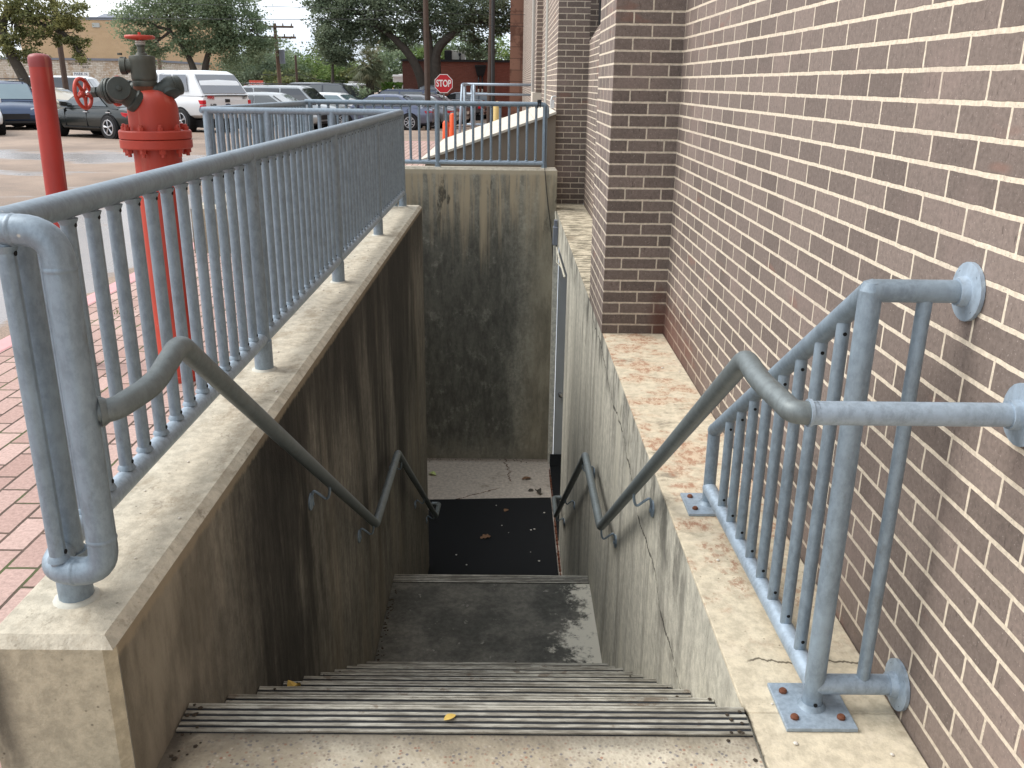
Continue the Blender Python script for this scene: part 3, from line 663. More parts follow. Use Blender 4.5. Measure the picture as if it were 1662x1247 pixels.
c = MB(); c.hexa([(-1.07, 1.54, ZW - ch), (XL, 1.54, ZW - ch), (XL, 8.33, ZW - ch), (-1.07, 8.33, ZW - ch),
                  (-1.07 + ch, 1.54 + ch, ZW), (XL - ch * 1.1, 1.54 + ch, ZW), (XL - ch, 8.33 - ch, ZW), (-1.07 + ch, 8.33 - ch, ZW)]); c.build('coping', 'cap', w1)
w2 = thing('retaining_wall', 'low concrete kerb wall crossing left behind the red standpipe', 'wall', (-1.95, 8.19, 0))
capwall(w2, -2.84, 8.05, -1.073, 8.328, -3.7, ZW, 'endface')
w3 = thing('retaining_wall', 'concrete kerb wall on the far left side of the stairwell', 'wall', (-2.7, 9.8, 0))
capwall(w3, -2.838, 8.331, -2.56, 11.2, -3.7, ZW + .002, 'lwall')
w4 = thing('retaining_wall', 'tall mossy grey concrete wall facing the camera at the end of the stairwell', 'wall', (-1.1, 11.3, 0))
capwall(w4, -2.84, 11.203, XR - .002, 11.47, -3.7, .5, 'bwall', ch=.02)
# right wall, with the door opening between y = 8.9 and 11.2
w5 = thing('retaining_wall', 'pale streaked concrete wall and ledge along the foot of the brick building', 'wall', (.8, 6, 0))
b = MB(); b.box(XR, 1.3, -3.7, XB - .002, 8.9, -.012); b.box(XR, 8.9, -.34, XB - .002, 11.9, -.012); b.box(XB, 8.6, -3.7, XB + 1.2, 8.9, -.32); b.box(XB + .9, 8.902, -3.7, XB + 1.2, 11.9, -.32); b.box(.9, 11.2, -3.7, XB + .898, 11.4, -.342)
b.build('wall_body', 'rwall', w5)
c = MB(); c.box(XR + .0, Y0 - .004, -.0118, XB - .004, 11.88, .0); c.box(XR + .006, -3, -.0118, XB - .004, Y0 - .0045, .0)
c.build('coping', 'ledge', w5, bevel=.003)
b = MB(); b.box(.583, 11.10, ZF, .648, 11.199, -.342); b.build('door_jamb', 'jamb', w5)
b = MB(); b.box(.652, 11.06, ZF + .01, 1.62, 11.10, -.345); d = b.build('door', 'door', w5)
b = MB(); b.lathe([(.03, 0), (.03, .01), (.012, .012), (.012, .05), (.028, .055), (.028, .075), (.01, .08)], (.72, 11.06, ZF + 1.0), (0, -1, 0), 14); b.build('handle', 'chrome', d)

# ------------------------------------------------------------------ brick building
bld = thing('brick_building', 'brown brick building with pilasters filling the right side', 'building', (2.5, 6, 0))
b = MB()
b.box(XB, -4, -.3, 6, 5.45, 9); b.box(XB, 5.452, -.3, 6, 11.85, 2.0); b.build('wall', 'brick', bld)
def pil(y0, y1, x0, z0=0.0, z1=9):
    b = MB(); vs = []
    b.box(x0, y0, z0, XB + .001, y1, z1)
    o = b.build('pilaster', 'brick', bld)
    for p in o.data.polygons:      # bond starts at the pilaster's own corner
        if abs(p.normal.y) > .9:
            for li in p.loop_indices: o.data.uv_layers[0].data[li].uv.x -= (x0 - .003)
    return o
pil(5.45, 6.36, .606); pil(11.85, 13.1, .608)
b = MB(); b.box(.608, 13.1, 0, 6, 17.2, 9); b.build('wall', 'brick', bld)
pil(17.2, 18.4, .50, 1.34); b = MB(); b.box(.44, 17.15, 0, 1.2, 18.45, 1.335); b.build('plinth', 'ramp', bld)
b = MB(); b.box(.66, 18.4, 0, 6, 44.8, 9); b.build('wall', 'brick', bld)
# splayed sill and dark window of the recess between the pilasters
b = MB(); b.hexa([(XB, 6.36, 2.0), (XB + .6, 6.36, 2.0), (XB + .6, 11.85, 2.0), (XB, 11.85, 2.0), (XB + .13, 6.36, 2.22), (XB + .6, 6.36, 2.22), (XB + .6, 11.85, 2.22), (XB + .13, 11.85, 2.22)]); sl = b.build('sill', 'brick', bld)
b = MB(); b.box(XB + .17, 6.36, 2.222, XB + .3, 11.85, 9); wn = b.build('window', 'glass_dark', bld)
b = MB(); b.box(XB + .10, 11.70, 2.18, XB + .17, 11.849, 9); b.box(XB + .12, 6.37, 2.222, XB + .169, 6.5, 9)
for yy in (7.7, 9.0, 10.3): b.box(XB + .13, yy, 2.222, XB + .169, yy + .06, 9)
b.build('frame', 'black_trim', wn)
b = MB(); b.cyl((.60, 15.0, .9), (.60, 15.0, 9), .03, 10); b.build('downspout', 'grey_light', bld)
b = MB(); b.cyl((.62, 24.0, .3), (.62, 24, 4.2), .05, 10); b.build('downspout', 'grey_light', bld)
b = MB(); b.tube(fillet([(.602, 11.84, 1.34), (.55, 11.80, 1.34), (.54, 11.80, 1.28)], .02, 3), .012, 8); b.box(.53, 11.79, 1.2, .58, 11.845, 1.3); b.build('spotlight', 'white', bld)
# stone clad corner
sc_ = thing('stone_building', 'brown stone block corner pier beyond the brick pilasters', 'building', (.5, 45.3, -.1))
b = MB(); b.box(.05, 45, -.56, 1.05, 46.5, 9); b.box(1.05, 45.5, -.1, 6, 60, 9); b.build('wall', 'stone', sc_)
b = MB(); b.box(-1.1, 44.9, 5.45, .06, 46, 6.2); b.build('fascia', 'yellow', sc_)

# ------------------------------------------------------------------ sloped ramp beyond the stairwell
rp_ = thing('concrete_ramp', 'pale sloped concrete ramp rising to the building beyond the far railing', 'ramp', (-.2, 13.8, 0))
zr = lambda x: .948 + x * .352
b = MB(); b.hexa([(-1.16, 11.78, 0), (.606, 11.78, 0), (.606, 16.24, 0), (-1.16, 16.24, 0), (-1.06, 11.78, zr(-1.08) - .03), (.606, 11.78, zr(.606) - .03), (.606, 16.24, zr(.606) - .03), (-1.06, 16.24, zr(-1.08) - .03)])
b.build('side_wall', 'taupe', rp_)
b = MB(); b.hexa([(-1.14, 11.72, zr(-1.14) - .03), (.606, 11.72, zr(.606) - .03), (.606, 16.3, zr(.606) - .03), (-1.14, 16.3, zr(-1.14) - .03),
                  (-1.14, 11.72, zr(-1.14)), (.606, 11.72, zr(.606)), (.606, 16.3, zr(.606)), (-1.14, 16.3, zr(-1.14))])
b.build('deck', 'ramp', rp_)

# ------------------------------------------------------------------ railings
PR = .0285
ZT, ZBR = 1.240, .545
def baluster_mesh(z0, z1, r=.0165, hole=(1, 0)):
    q = MB(); q.cyl((0, 0, z0), (0, 0, z1), r, 10); q.lathe([(r + .006, z0 + .026), (r + .003, z0 + .034), (r, z0 + .038)], (0, 0, 0), seg=10); q.lathe([(r, z1 - .042), (r + .003, z1 - .036), (r + .006, z1 - .028)], (0, 0, 0), seg=10)
    q.cur = 1
    hx, hy = hole; d = Vector((hx, hy, 0)).normalized()
    for z in (z1 - .042, z0 + .045):
        p = Vector((0, 0, z)) + d * (r - .004); q.cyl(p, p + d * .0052, .0052, 8)
    return q
def railing(name, label, pts, posts, spacing, zbase, group, dz=0, end=None, first_bal=None):
    """straight railing from pts[0] to pts[1]; posts = distances along it"""
    a, b_ = Vector((*pts[0], 0)), Vector((*pts[1], 0)); L = (b_ - a).length; d = (b_ - a).normalized()
    root = thing(name, label, 'railing', (a.x, a.y, zbase), 0, group)
    q = MB()
    q.tube([a + Vector((0, 0, ZT + dz)), b_ + Vector((0, 0, ZT + dz))] if end is None else end, PR, 16)
    q.build('top_rail', 'galv', root)
    q = MB(); q.tube([a + d * (.10 if end is not None and a.y < 2 else 0) + Vector((0, 0, ZBR + dz)), b_ + Vector((0, 0, ZBR + dz))], PR * .93, 16); q.build('bottom_rail', 'galv_light', root)
    pm = None
    for t in posts:
        p = a + d * t
        if pm is None:
            q = MB(); q.cyl((0, 0, zbase), (0, 0, ZT + dz), .030, 16); q.cyl((0, 0, zbase - .004), (0, 0, ZBR + dz - .008), .036, 16)
            q.cur = 1; q.lathe([(.050, zbase - .002), (.047, zbase + .003), (.038, zbase + .007)], (0, 0, 0), seg=16)
            pm = q.build('post', 'galv', root, loc=(p.x, p.y, 0)) if False else None
            o = q.build('post', ['galv', 'grout'], None); o.parent = root; o.location = (p.x - a.x, p.y - a.y, -zbase); pm = o
        else: copy_at(pm, root, (p.x - a.x, p.y - a.y, -zbase))
    bm = None
    allp = sorted(posts)
    hole = (d.y, -d.x)
    segs = list(zip(allp[:-1], allp[1:]))
    for s0, s1 in segs:
        n = max(1, round((s1 - s0) / spacing))
        for k in range(1, n):
            p = a + d * (s0 + (s1 - s0) * k / n)
            if bm is None:
                o = baluster_mesh(ZBR + dz, ZT + dz, hole=hole).build('baluster', ['galv', 'hole'], None); o.parent = root; bm = o
                o.location = (p.x - a.x, p.y - a.y, -zbase)
            else: copy_at(bm, root, (p.x - a.x, p.y - a.y, -zbase))
    return root, bm
GR = 'railings round the stairwell'
r1, bm = railing('railing', 'nearest galvanized railing on the long wall left of the stairs', [(-.95, 1.60), (-.955, 8.22)], [.10, 1.74, 3.36, 4.99, 6.60], .1165, ZW, GR,
    end=[(-.95, 1.66, ZT), (-.955, 8.22, ZT)])
# end loop of the near railing
q = MB(); q.tube(fillet([(-.95, 1.70, ZT), (-.95, 1.60, ZT), (-.812, 1.60, ZT), (-.812, 1.60, ZBR), (-.925, 1.60, ZBR), (-.948, 1.72, ZBR)], .062, 8), .0287, 18)
for c_, ax_ in (((-.812, 1.60, ZT - .07), (0, 0, 1)), ((-.812, 1.60, ZBR + .075), (0, 0, 1)), ((-.875, 1.60, ZBR), (1, 0, 0)), ((-.885, 1.60, ZT), (1, 0, 0))): q.lathe([(.0288, -.005), (.0303, -.0015), (.0300, .0015), (.0288, .005)], c_, ax_, seg=18)
q.build('end_loop', 'galv', r1)
copy_at(bm, r1, (.045, 0.0, -ZW))
[c for c in r1.children if c.name.startswith('post')][0].location.x += .014
railing('railing', 'galvanized railing crossing left from the far corner post, behind the standpipe', [(-.96, 8.22), (-2.70, 8.2)], [.08, .60, 1.17, 1.70], .115, ZW, GR)
railing('railing', 'galvanized railing running away along the far left side of the stairwell', [(-2.70, 8.2), (-2.47, 11.32)], [.08, 1.5, 3.05], .115, ZW, GR)
r4, _ = railing('railing', 'galvanized railing on the end wall, in front of the ramp', [(-2.47, 11.32), (.47, 11.32)], [.06, 1.60, 2.92], .1115, .5, GR, dz=.015,
    end=fillet([(-2.47, 11.32, 1.255), (.47, 11.32, 1.255), (.47, 11.32, 1.10)], .07, 6))
b = MB(); b.torus((.36, 11.32, 1.255), (1, 0, 0), .036, .008, 14, 6); b.torus((.385, 11.32, 1.255), (1, 0, 0), .036, .007, 14, 6); b.box(.35, 11.28, 1.28, .40, 11.31, 1.31); b.build('cable_tie', 'plastic', r4)
# far platform railing
fr = thing('railing', 'plain three rail metal railing far off beyond the ramp', 'railing', (-1.0, 25, 0), 0, None)
b = MB()
zt_ = 1.45
b.tube([(-1.12, 25, zt_), (.90, 25, zt_)], .035, 8); b.tube([(-1.12, 25, 1.20), (.90, 25, 1.20)], .03, 8); b.tube([(-1.12, 25, .42), (-.3, 25, .42)], .03, 8)
b.tube([(-1.15, 23.4, zt_), (-1.12, 25, zt_)], .035, 8); b.build('rail', 'galv_light', fr)
for p in ((-1.24, 23.3), (-1.12, 23.9), (-.98, 25.0), (.88, 25), (-.9, 24.4)):
    b = MB(); b.cyl((p[0], p[1], 0), (p[0] + (.09 if p[0] < -1.2 else 0), p[1], zt_), .035, 8); b.build('post', 'galv_light', fr)

# handrails on the stair walls
def bracket(root, xw, xh, y, z):
    s_ = 1 if xw > xh else -1
    b = MB(); b.lathe([(.036, 0), (.036, .006), (.030, .009)], (xw - s_ * .001, y, z - .095), (-s_, 0, 0), 18)
    b.lathe([(.009, .008), (.009, .013)], (xw, y + .012, z - .110), (-s_, 0, 0), 6)
    b.tube(fillet([(xw - s_ * .006, y, z - .085), (xw - s_ * .016, y, z - .045), (xw - s_ * .036, y, z - .058), (xh + s_ * .012, y, z - .088), (xh, y, z - .055), (xh, y, z - .012)], .018, 5), .0055, 8)
    b.build('bracket', 'galv', root)
HL = 'handrails down the stairs'
hr = thing('handrail', 'galvanized pipe handrail on the pale right wall, running out to the brick wall', 'handrail', (.53, 1.63, 0), 0, HL)
b = MB(); b.tube(fillet([(.60, 1.60, .905), (.555, 1.60, .905), (.53, 1.77, .918), (.53, 1.875, .93), (.53, 4.38, -.81), (.53, 5.40, -.82), (.53, 8.25, -2.73), (.53, 8.68, -2.73), (.612, 8.68, -2.73)], .035, 6), .0236, 18)
b.build('pipe', 'galv_dark', hr)
b = MB(); b.cyl((.585, 1.60, .905), (.995, 1.60, .905), .0236, 18); b.lathe([(.0275, -.003), (.0275, .003)], (.585, 1.60, .905), (1, 0, 0), 18); b.build('wall_arm', 'galv_light', hr)
b = MB(); b.lathe([(.062, 0), (.062, .008), (.03, .012), (.028, .03)], (.999, 1.60, .905), (-1, 0, 0), 20); b.build('wall_flange', 'galv_light', hr)
for y in (3.30, 4.33, 5.55, 7.0, 8.1):
    z = .93 - (y - 1.875) * .6946 if y < 4.38 else (-.82 - (y - 5.4) * .67)
    bracket(hr, XR, .53, y, z)
hl = thing('handrail', 'galvanized pipe handrail on the brown left wall, welded to the railing end', 'handrail', (-.71, 1.63, 0), 0, HL)
b = MB(); b.tube(fillet([(-.815, 1.615, .885), (-.765, 1.63, .885), (-.722, 1.73, .905), (-.71, 1.86, .955), (-.71, 4.41, -.82), (-.71, 5.43, -.83), (-.71, 8.30, -2.77), (-.71, 8.72, -2.84), (-.79, 8.72, -2.84)], .035, 6), .0238, 18)
b.lathe([(.031, 0), (.0285, .008), (.025, .014)], (-.79, 1.622, .885), (.8, .5, 0), 16)
b.build('pipe', 'galv_dark', hl)
for y in (3.28, 4.32, 5.6, 7.1, 8.1):
    z = .955 - (y - 1.86) * .6946 if y < 4.41 else (-.83 - (y - 5.43) * .67)
    bracket(hl, XL, -.71, y, z)
# sloped guard on the ledge
gr = thing('guard_rail', 'sloped galvanized guard rail bolted to the ledge and the brick wall', 'railing', (.78, 1.87, 0))
PX, PY, PY2 = .785, 1.875, 3.02
zt1, zt2 = 1.085, .305
b = MB(); b.tube([(.995, PY, zt1), (PX, PY, zt1)], .0250, 18); b.tube([(PX, PY, zt1), (PX - .02, PY2, zt2)], .0250, 18); b.lathe([(.001, -.026), (.018, -.019), (.0250, 0), (.018, .019), (.001, .026)], (PX, PY, zt1), seg=18)
b.lathe([(.001, -.0250), (.018, -.019), (.0250, 0), (.018, .019), (.001, .0250)], (PX - .02, PY2, zt2), seg=18)
b.build('top_rail', 'galv', gr)
b = MB(); b.tube([(PX, PY, .075), (PX - .02, PY2, .075)], .026, 16); b.tube([(PX, PY, .075), (.995, PY, .075)], .0255, 16); b.build('bottom_rail', 'galv_light', gr)
for (x, y, z1) in ((PX, PY, zt1), (PX - .02, PY2, zt2)):
    b = MB(); b.cyl((x, y, .008), (x, y, z1), .0250 if y < 2 else .0225, 18); b.lathe([(.038, .009), (.032, .016), (.027, .024)], (x, y, 0), seg=18)
    b.cur = 1; b.cyl((x, y - .024, .03), (x, y - .0275, .03), .005, 8)
    b.build('post', ['galv', 'hole'], gr)
    b = MB(); b.box(x - .088, y - .088, .0005, x + .088, y + .088, .0115); pl = b.build('base_plate', 'galv_light', gr, bevel=.002)
    for dx in (-.058, .058):
        for dy in (-.05, .05):
            b = MB(); b.lathe([(.0105, .0118), (.0105, .017), (.007, .021)], (x + dx, y + dy, 0), seg=10); b.build('bolt', 'rust', pl)
for z in (zt1, .075):
    b = MB(); b.lathe([(.064, 0), (.064, .009), (.034, .013), (.030, .03)], (.9985, PY, z), (-1, 0, 0), 24)
    b.cur = 1
    for k in range(4):
        a = math.pi / 4 + k * math.pi / 2; b.cyl((.990, PY + .048 * math.cos(a), z + .048 * math.sin(a)), (.988, PY + .048 * math.cos(a), z + .048 * math.sin(a)), .006, 8)
    b.build('wall_flange', ['galv_light', 'hole'], gr)
b = MB(); b.cyl((.905, PY, .075), (.905, PY, zt1), .016, 12); b.build('baluster', 'galv', gr)
for k in range(1, 9):
    t = k / 9.6 ; y = PY + (PY2 - PY) * t; z1 = zt1 + (zt2 - zt1) * t; x = PX - .02 * t
    b = MB(); b.cyl((x, y, .075), (x, y, z1), .016, 12)
    b.cur = 1
    for z in (z1 - .045, .125): b.cyl((x, y - .012, z), (x, y - .0165, z), .0048, 8)
    b.build('baluster', ['galv', 'hole'], gr)

# ------------------------------------------------------------------ conduit, mats, litter
cb = thing('conduit', 'pale conduit with a grey junction box above the doorway', 'conduit', (.6, 10.8, -.3))
b = MB(); b.tube(fillet([(.600, 11.19, -.02), (.600, 10.9, -.16), (.600, 10.8, -.38), (.600, 10.2, -.40), (.600, 9.05, -.40)], .05, 5), .011, 8); b.build('pipe', 'conduit', cb)
b = MB(); b.tube(fillet([(.602, 10.75, -.36), (.602, 10.6, -.55), (.602, 10.3, -.50), (.602, 9.6, -.41)], .1, 6), .008, 8); b.build('cable', 'conduit', cb)
b = MB(); b.box(.555, 10.72, -.36, .611, 10.86, -.14); b.box(.565, 10.75, -.14, .605, 10.83, -.06); b.build('junction_box', 'boxgrey', cb, bevel=.005)
b = MB(); b.tube([(.455, 11.29, 1.24), (.458, 11.27, .9), (.455, 11.22, .50), (.458, 11.196, .46), (.50, 11.19, .1), (.565, 11.185, -.35), (.60, 11.18, -.9)], .005, 6)
tag(b.build('cable', 'wire'), 'thin black cable hanging from the end railing down the mossy wall', 'cable')
mt = thing('door_mat', 'large black rubber mat on the stairwell floor', 'mat', (-.1, 8.8, ZF))
b = MB(); b.hexa([(-.785, 7.62, ZF + .001), (.57, 7.62, ZF + .001), (.572, 9.99, ZF + .001), (-.93, 9.90, ZF + .001), (-.785, 7.62, ZF + .014), (.57, 7.62, ZF + .014), (.572, 9.99, ZF + .014), (-.93, 9.90, ZF + .014)]); b.build('mat', 'mat', mt)
m2 = thing('door_mat', 'black mat turned up in the doorway at the foot of the stairwell', 'mat', (.7, 9.8, ZF))
b = MB(); b.box(.605, 8.92, ZF + .001, 1.4, 11.05, ZF + .012); b.hexa([(.605, 10.93, ZF + .012), (1.4, 10.93, ZF + .012), (1.4, 11.055, ZF + .012), (.605, 11.055, ZF + .012), (.605, 11.02, ZF + .14), (1.4, 11.02, ZF + .14), (1.4, 11.055, ZF + .14), (.605, 11.055, ZF + .14)]); b.build('mat', 'mat', m2)
b = MB(); b.box(.590, 7.74, ZF + .0005, .597, 10.88, ZF + .006)
for k in range(38):
    y = 7.75 + k * .082; ww = random.uniform(.006, .013); b.box(.593 - ww, y, ZF + .001, .593 + ww, y + random.uniform(.05, .08), ZF + random.uniform(.008, .02))
tag(b.build('rusty_edge_strip', 'rust'), 'broken rusty metal strip along the right edge of the black mat', 'metal strip')

def leaf(x, y, z, s, rz, mat, label, shape='oval', curl=.2):
    b = MB(); n = 8
    for sgn in (-1, 1):
        pts = []
        for i in range(n):
            t0, t1 = i / n, (i + 1) / n
            wv = lambda t: .32 * math.sin(math.pi * min(1, t)) ** (.8 if shape == 'oval' else .6) * (1 + (.5 * math.sin(t * 19) if shape == 'oak' else 0))
            zz = lambda t: curl * s * (.5 - abs(t - .5)) * .6
            b.quad((s * (t0 - .5), 0, zz(t0)), (s * (t1 - .5), 0, zz(t1)), (s * (t1 - .5), sgn * s * wv(t1), zz(t1) + curl * s * .25 * wv(t1) * 3), (s * (t0 - .5), sgn * s * wv(t0), zz(t0) + curl * s * .25 * wv(t0) * 3))
    o = b.build('fallen_leaf', mat, None); o.location = (x, y, z); o.rotation_euler = (random.uniform(-.1, .1), random.uniform(-.1, .1), rz)
    tag(o, label, 'leaf', 'fallen leaves'); return o
nz = lambda k: -k * RS + .012
leaf(-.13, Y0 - .045, nz(0), .035, .6, 'fall_y', 'small curled yellow leaf on the nearest stair nosing')
leaf(-.125, Y0 + 3 * T - .06, nz(3), .055, -.9, 'fall_y', 'larger yellow leaf near the middle of the upper flight')
leaf(-.50, Y0 + 6 * T - .05, nz(6), .05, .3, 'fall_g', 'greenish leaf far down the upper flight')
leaf(-.735, Y0 + 3 * T - .06, nz(3), .07, 1.2, 'fall_y', 'dull yellow leaf standing against the left wall on a step', curl=1.2)
leaf(-.21, 8.95, ZF + .018, .13, .3, 'fall_b', 'brown oak leaf near the middle of the black mat', 'oak')
leaf(.02, 9.62, ZF + .018, .09, 1.1, 'fall_b', 'dark brown leaf near the back edge of the black mat')
leaf(-.95, 10.65, ZF + .01, .12, -.5, 'fall_g', 'pale green leaf on bare floor near the left end of the mossy wall', curl=.5)
leaf(.28, 10.55, ZF + .01, .13, .3, 'fall_b', 'rust brown leaf on bare floor right of the crack')
leaf(.42, 10.12, ZF + .01, .12, 2.0, 'bark', 'blackish curled leaf near the right end of the floor strip', curl=1)
leaf(.33, 10.2, ZF + .01, .08, .5, 'bark', 'small black leaf beside the larger curled one')
gv = MB()
random.seed(3)
for k in range(90):
    reg = random.random()
    if reg < .16: x, y, z = random.uniform(-.75, .55), random.uniform(7.8, 9.8), ZF + .016
    elif reg < .6: x, y, z = random.uniform(-.9, .55), random.uniform(10.05, 11.1), ZF + .002
    elif reg < .85: x, y, z = random.uniform(-1.0, -.83), random.uniform(1.75, 7), ZW + .001
    else: x, y, z = random.uniform(.66, .97), random.uniform(1.4, 5), .001
    s_ = random.uniform(.003, .008) * (1.8 if y > 7 else 1)
    gv.lathe([(s_ * .6, 0), (s_, s_ * .4), (s_ * .4, s_ * .8)], (x, y, z), seg=5, smooth=False)
tag(gv.build('grit', 'pebble'), 'scattered pale grit and crumbs on mat, floor and ledges', kind='stuff')
gv = MB(); random.seed(12)
for k in range(10):
    y0_ = Y0 + k * T
    for side_x in (XL + .012, XR - .012):
        for j in range(16 if side_x < 0 else 10):
            x = side_x + abs(random.gauss(0, .03)) * (1 if side_x < 0 else -1); y = y0_ - random.uniform(0.0, .25); s_ = random.uniform(.003, .008)
            gv.lathe([(s_ * .7, 0), (s_, s_ * .3), (s_ * .3, s_ * .6)], (x, y, -k * RS + (.009 if y > y0_ - .092 else .0)), seg=5, smooth=False)
for k in range(220):
    e_ = random.random()
    if e_ < .4: x, y, z = random.uniform(XL, XR), YL - T * 0 - random.uniform(1.0, 1.28), ZL
    elif e_ < .7: x, y, z = random.uniform(-1.2, .55), 11.19 - abs(random.gauss(0, .05)), ZF
    else: x, y, z = XL + .01 + abs(random.gauss(0, .025)), random.uniform(4.4, 5.5), ZL
    s_ = random.uniform(.004, .011); gv.lathe([(s_ * .7, 0), (s_, s_ * .3), (s_ * .3, s_ * .6)], (x, y, z), seg=5, smooth=False)
tag(gv.build('debris', 'silt'), 'dark silt and leaf crumbs gathered in the corners of the steps', kind='stuff')
gv = MB(); random.seed(5)
for k in range(260):      # moss and weeds in the paver joints
    cx, cy = random.choice([(-1.30, 1.9), (-1.34, 2.6), (-1.22, 3.1), (-1.6, 2.2), (-2.6, 5.9), (-1.5, 3.6), (-1.25, 1.55), (-2.55, 7.9), (-1.9, 7.9)])
    x, y = random.gauss(cx, .04), random.gauss(cy, .05); a = random.uniform(0, 6.28); h = random.uniform(.008, .03)
    gv.quad((x, y, 0), (x + .008 * math.cos(a), y + .008 * math.sin(a), 0), (x + .012 * math.cos(a) + random.uniform(-.01, .01), y + .012 * math.sin(a), h))
tag(gv.build('weeds', 'leaf_hedge'), 'tiny weeds growing in the paver joints', kind='stuff')

# ------------------------------------------------------------------ fire standpipe
SX, SY = -1.715, 4.49
spx = thing('fire_standpipe', 'tall red fire standpipe with grey green bronze valves and red handwheels', 'standpipe', (SX, SY, 0))
b = MB(); b.lathe([(.110, 0), (.110, 1.2)], (SX, SY, 0), seg=32); b.lathe([(.114, 0), (.116, .03), (.1105, .034)], (SX, SY, 0), seg=32); b.build('riser', 'red', spx)
b = MB(); b.lathe([(.162, 1.178), (.167, 1.183), (.167, 1.219), (.164, 1.2215)], (SX, SY, 0), seg=40); b.lathe([(.164, 1.224), (.167, 1.227), (.167, 1.258), (.162, 1.264)], (SX, SY, 0), seg=40)
fl = b.build('flange', 'red', spx)
for k in range(10):
    a = 2 * math.pi * (k + .35) / 10; x, y = SX + .141 * math.cos(a), SY + .141 * math.sin(a)
    b = MB(); b.lathe([(.0145, 1.264), (.0145, 1.280)], (x, y, 0), seg=6, smooth=False); b.lathe([(.0085, 1.280), (.0085, 1.290), (.005, 1.292)], (x, y, 0), seg=10)
    b.lathe([(.009, 1.142), (.009, 1.29)], (x, y, 0), seg=10); b.lathe([(.017, 1.158), (.017, 1.178)], (x, y, 0), seg=6, smooth=False); b.build('bolt', 'red', fl)
b = MB(); pr = [(.116, 1.262)]
pr += [(.116, 1.36)] + [(.116 * math.cos(t * math.pi / 2) ** .8 if t < 1 else .02, 1.36 + .092 * math.sin(t * math.pi / 2)) for t in (.12, .25, .38, .5, .62, .75, .86, 1)]
b.lathe(pr, (SX, SY, 0), seg=36); b.build('dome', 'red', spx)
# upright valve
VX = SX - .024
def wheel(parent, c, axis, R_, r=.0095):
    c = Vector(c); ax = Vector(axis).normalized(); b = MB(); b.torus(c, ax, R_, r, 32, 10)
    t = Vector((0, 0, 1)) if abs(ax.z) < .9 else Vector((1, 0, 0)); u = ax.cross(t).normalized(); v = ax.cross(u)
    for k in range(5):
        a = 2 * math.pi * k / 5 + .3; d = u * math.cos(a) + v * math.sin(a)
        b.tube([c - ax * .004 + d * .01, c - ax * .004 + d * (R_ * .5), c + d * R_], .0075, 8, radii=[.011, .008, .0075])
    b.lathe([(.020, -.012), (.022, 0), (.018, .01)], c, ax, 16); b.cyl(c, c + ax * .022, .007, 8)
    b.build('handwheel', 'red', parent)
v1 = MB(); v1.lathe([(.054, 1.43), (.054, 1.464)], (VX, SY, 0), seg=20); v1.cur = 0
v1.build('rust_ring', 'rust', spx)
v1 = MB(); v1.lathe([(.053, 1.462), (.0555, 1.466), (.0555, 1.485), (.053, 1.488), (.055, 1.49), (.0575, 1.50), (.0575, 1.575), (.0585, 1.578), (.0585, 1.594), (.057, 1.600), (.028, 1.603), (.024, 1.612), (.017, 1.616), (.016, 1.640), (.020, 1.643), (.020, 1.650)], (VX, SY, 0), seg=32)
v1.lathe([(.030, 0), (.032, .025), (.040, .027), (.040, .050), (.037, .053)], (VX - .045, SY - .01, 1.555), (-1, -.15, 0), 24)
v1.lathe([(.012, .0), (.012, .01)], (VX - .095, SY - .02, 1.602), (0, 0, 1), 8)
vv = v1.build('upright_valve', 'bronze2', spx)
b = MB(); b.lathe([(.023, 1.650), (.023, 1.656), (.020, 1.658), (.023, 1.660), (.023, 1.666), (.009, 1.669), (.009, 1.684)], (VX, SY, 0), seg=16); b.build('stem', 'grey_light', vv)
wheel(vv, (VX, SY, 1.683), (0, 0, 1), .060, .0085)
# left valve, outlet cap towards the camera
def angle_valve(name, start, outdir, capdir, wheeldir, label, L=.15, wl=.14, wr=.062):
    v = MB(); s_ = Vector(start); od = Vector(outdir).normalized(); c = s_ + od * L; cd = Vector(capdir).normalized(); wd = Vector(wheeldir).normalized()
    v.lathe([(.040, 0), (.052, .004), (.054, .03), (.046, .036), (.046, L * .6), (.056, L * .8), (.058, L), (.050, L + .03), (.03, L + .04)], s_, od, 22)
    v.lathe([(.048, -.03), (.050, .015), (.053, .02), (.053, .045), (.051, .047), (.051, .052), (.053, .054), (.053, .088), (.050, .092), (.012, .094), (.011, .106), (.004, .108)], c, cd, 26)
    v.lathe([(.046, -.03), (.049, .01), (.051, .028), (.058, .032), (.058, .042), (.055, .044), (.058, .046), (.058, .056), (.046, .066), (.030, .085), (.026, .092)], c, wd, 24)
    v.lathe([(.020, .088), (.020, .104)], c, wd, 6, False); v.lathe([(.026, .103), (.026, .124)], c, wd, 6, False)
    o = v.build(name, 'bronze', spx); o['label'] = label
    q = MB(); q.cyl(c + wd * .12, c + wd * wl, .009, 10); q.build('stem', 'chrome', o)
    wheel(o, c + wd * wl, wd, wr, .009); return o
angle_valve('hose_valve', (SX - .035, SY - .07, 1.385), (-.50, -.30, .42), (.42, -.90, .10), (-1, .10, -.10), 'bronze hose valve with its cap facing the camera', L=.105, wl=.175, wr=.066)
angle_valve('hose_valve', (SX - .06, SY + .06, 1.41), (-.7, .6, .3), (-.3, .9, .1), (-.98, .1, .1), 'bronze hose valve behind, mostly hidden', L=.06, wl=.10, wr=.064)
o = MB(); s0 = Vector((SX + .012, SY + .01, 1.425))
o.lathe([(.040, 0), (.046, .004), (.046, .026), (.040, .034), (.042, .06), (.048, .08), (.048, .10), (.04, .115)], s0, (.6, .1, .30), 22)
c = s0 + Vector((.6, .1, .30)).normalized() * .075
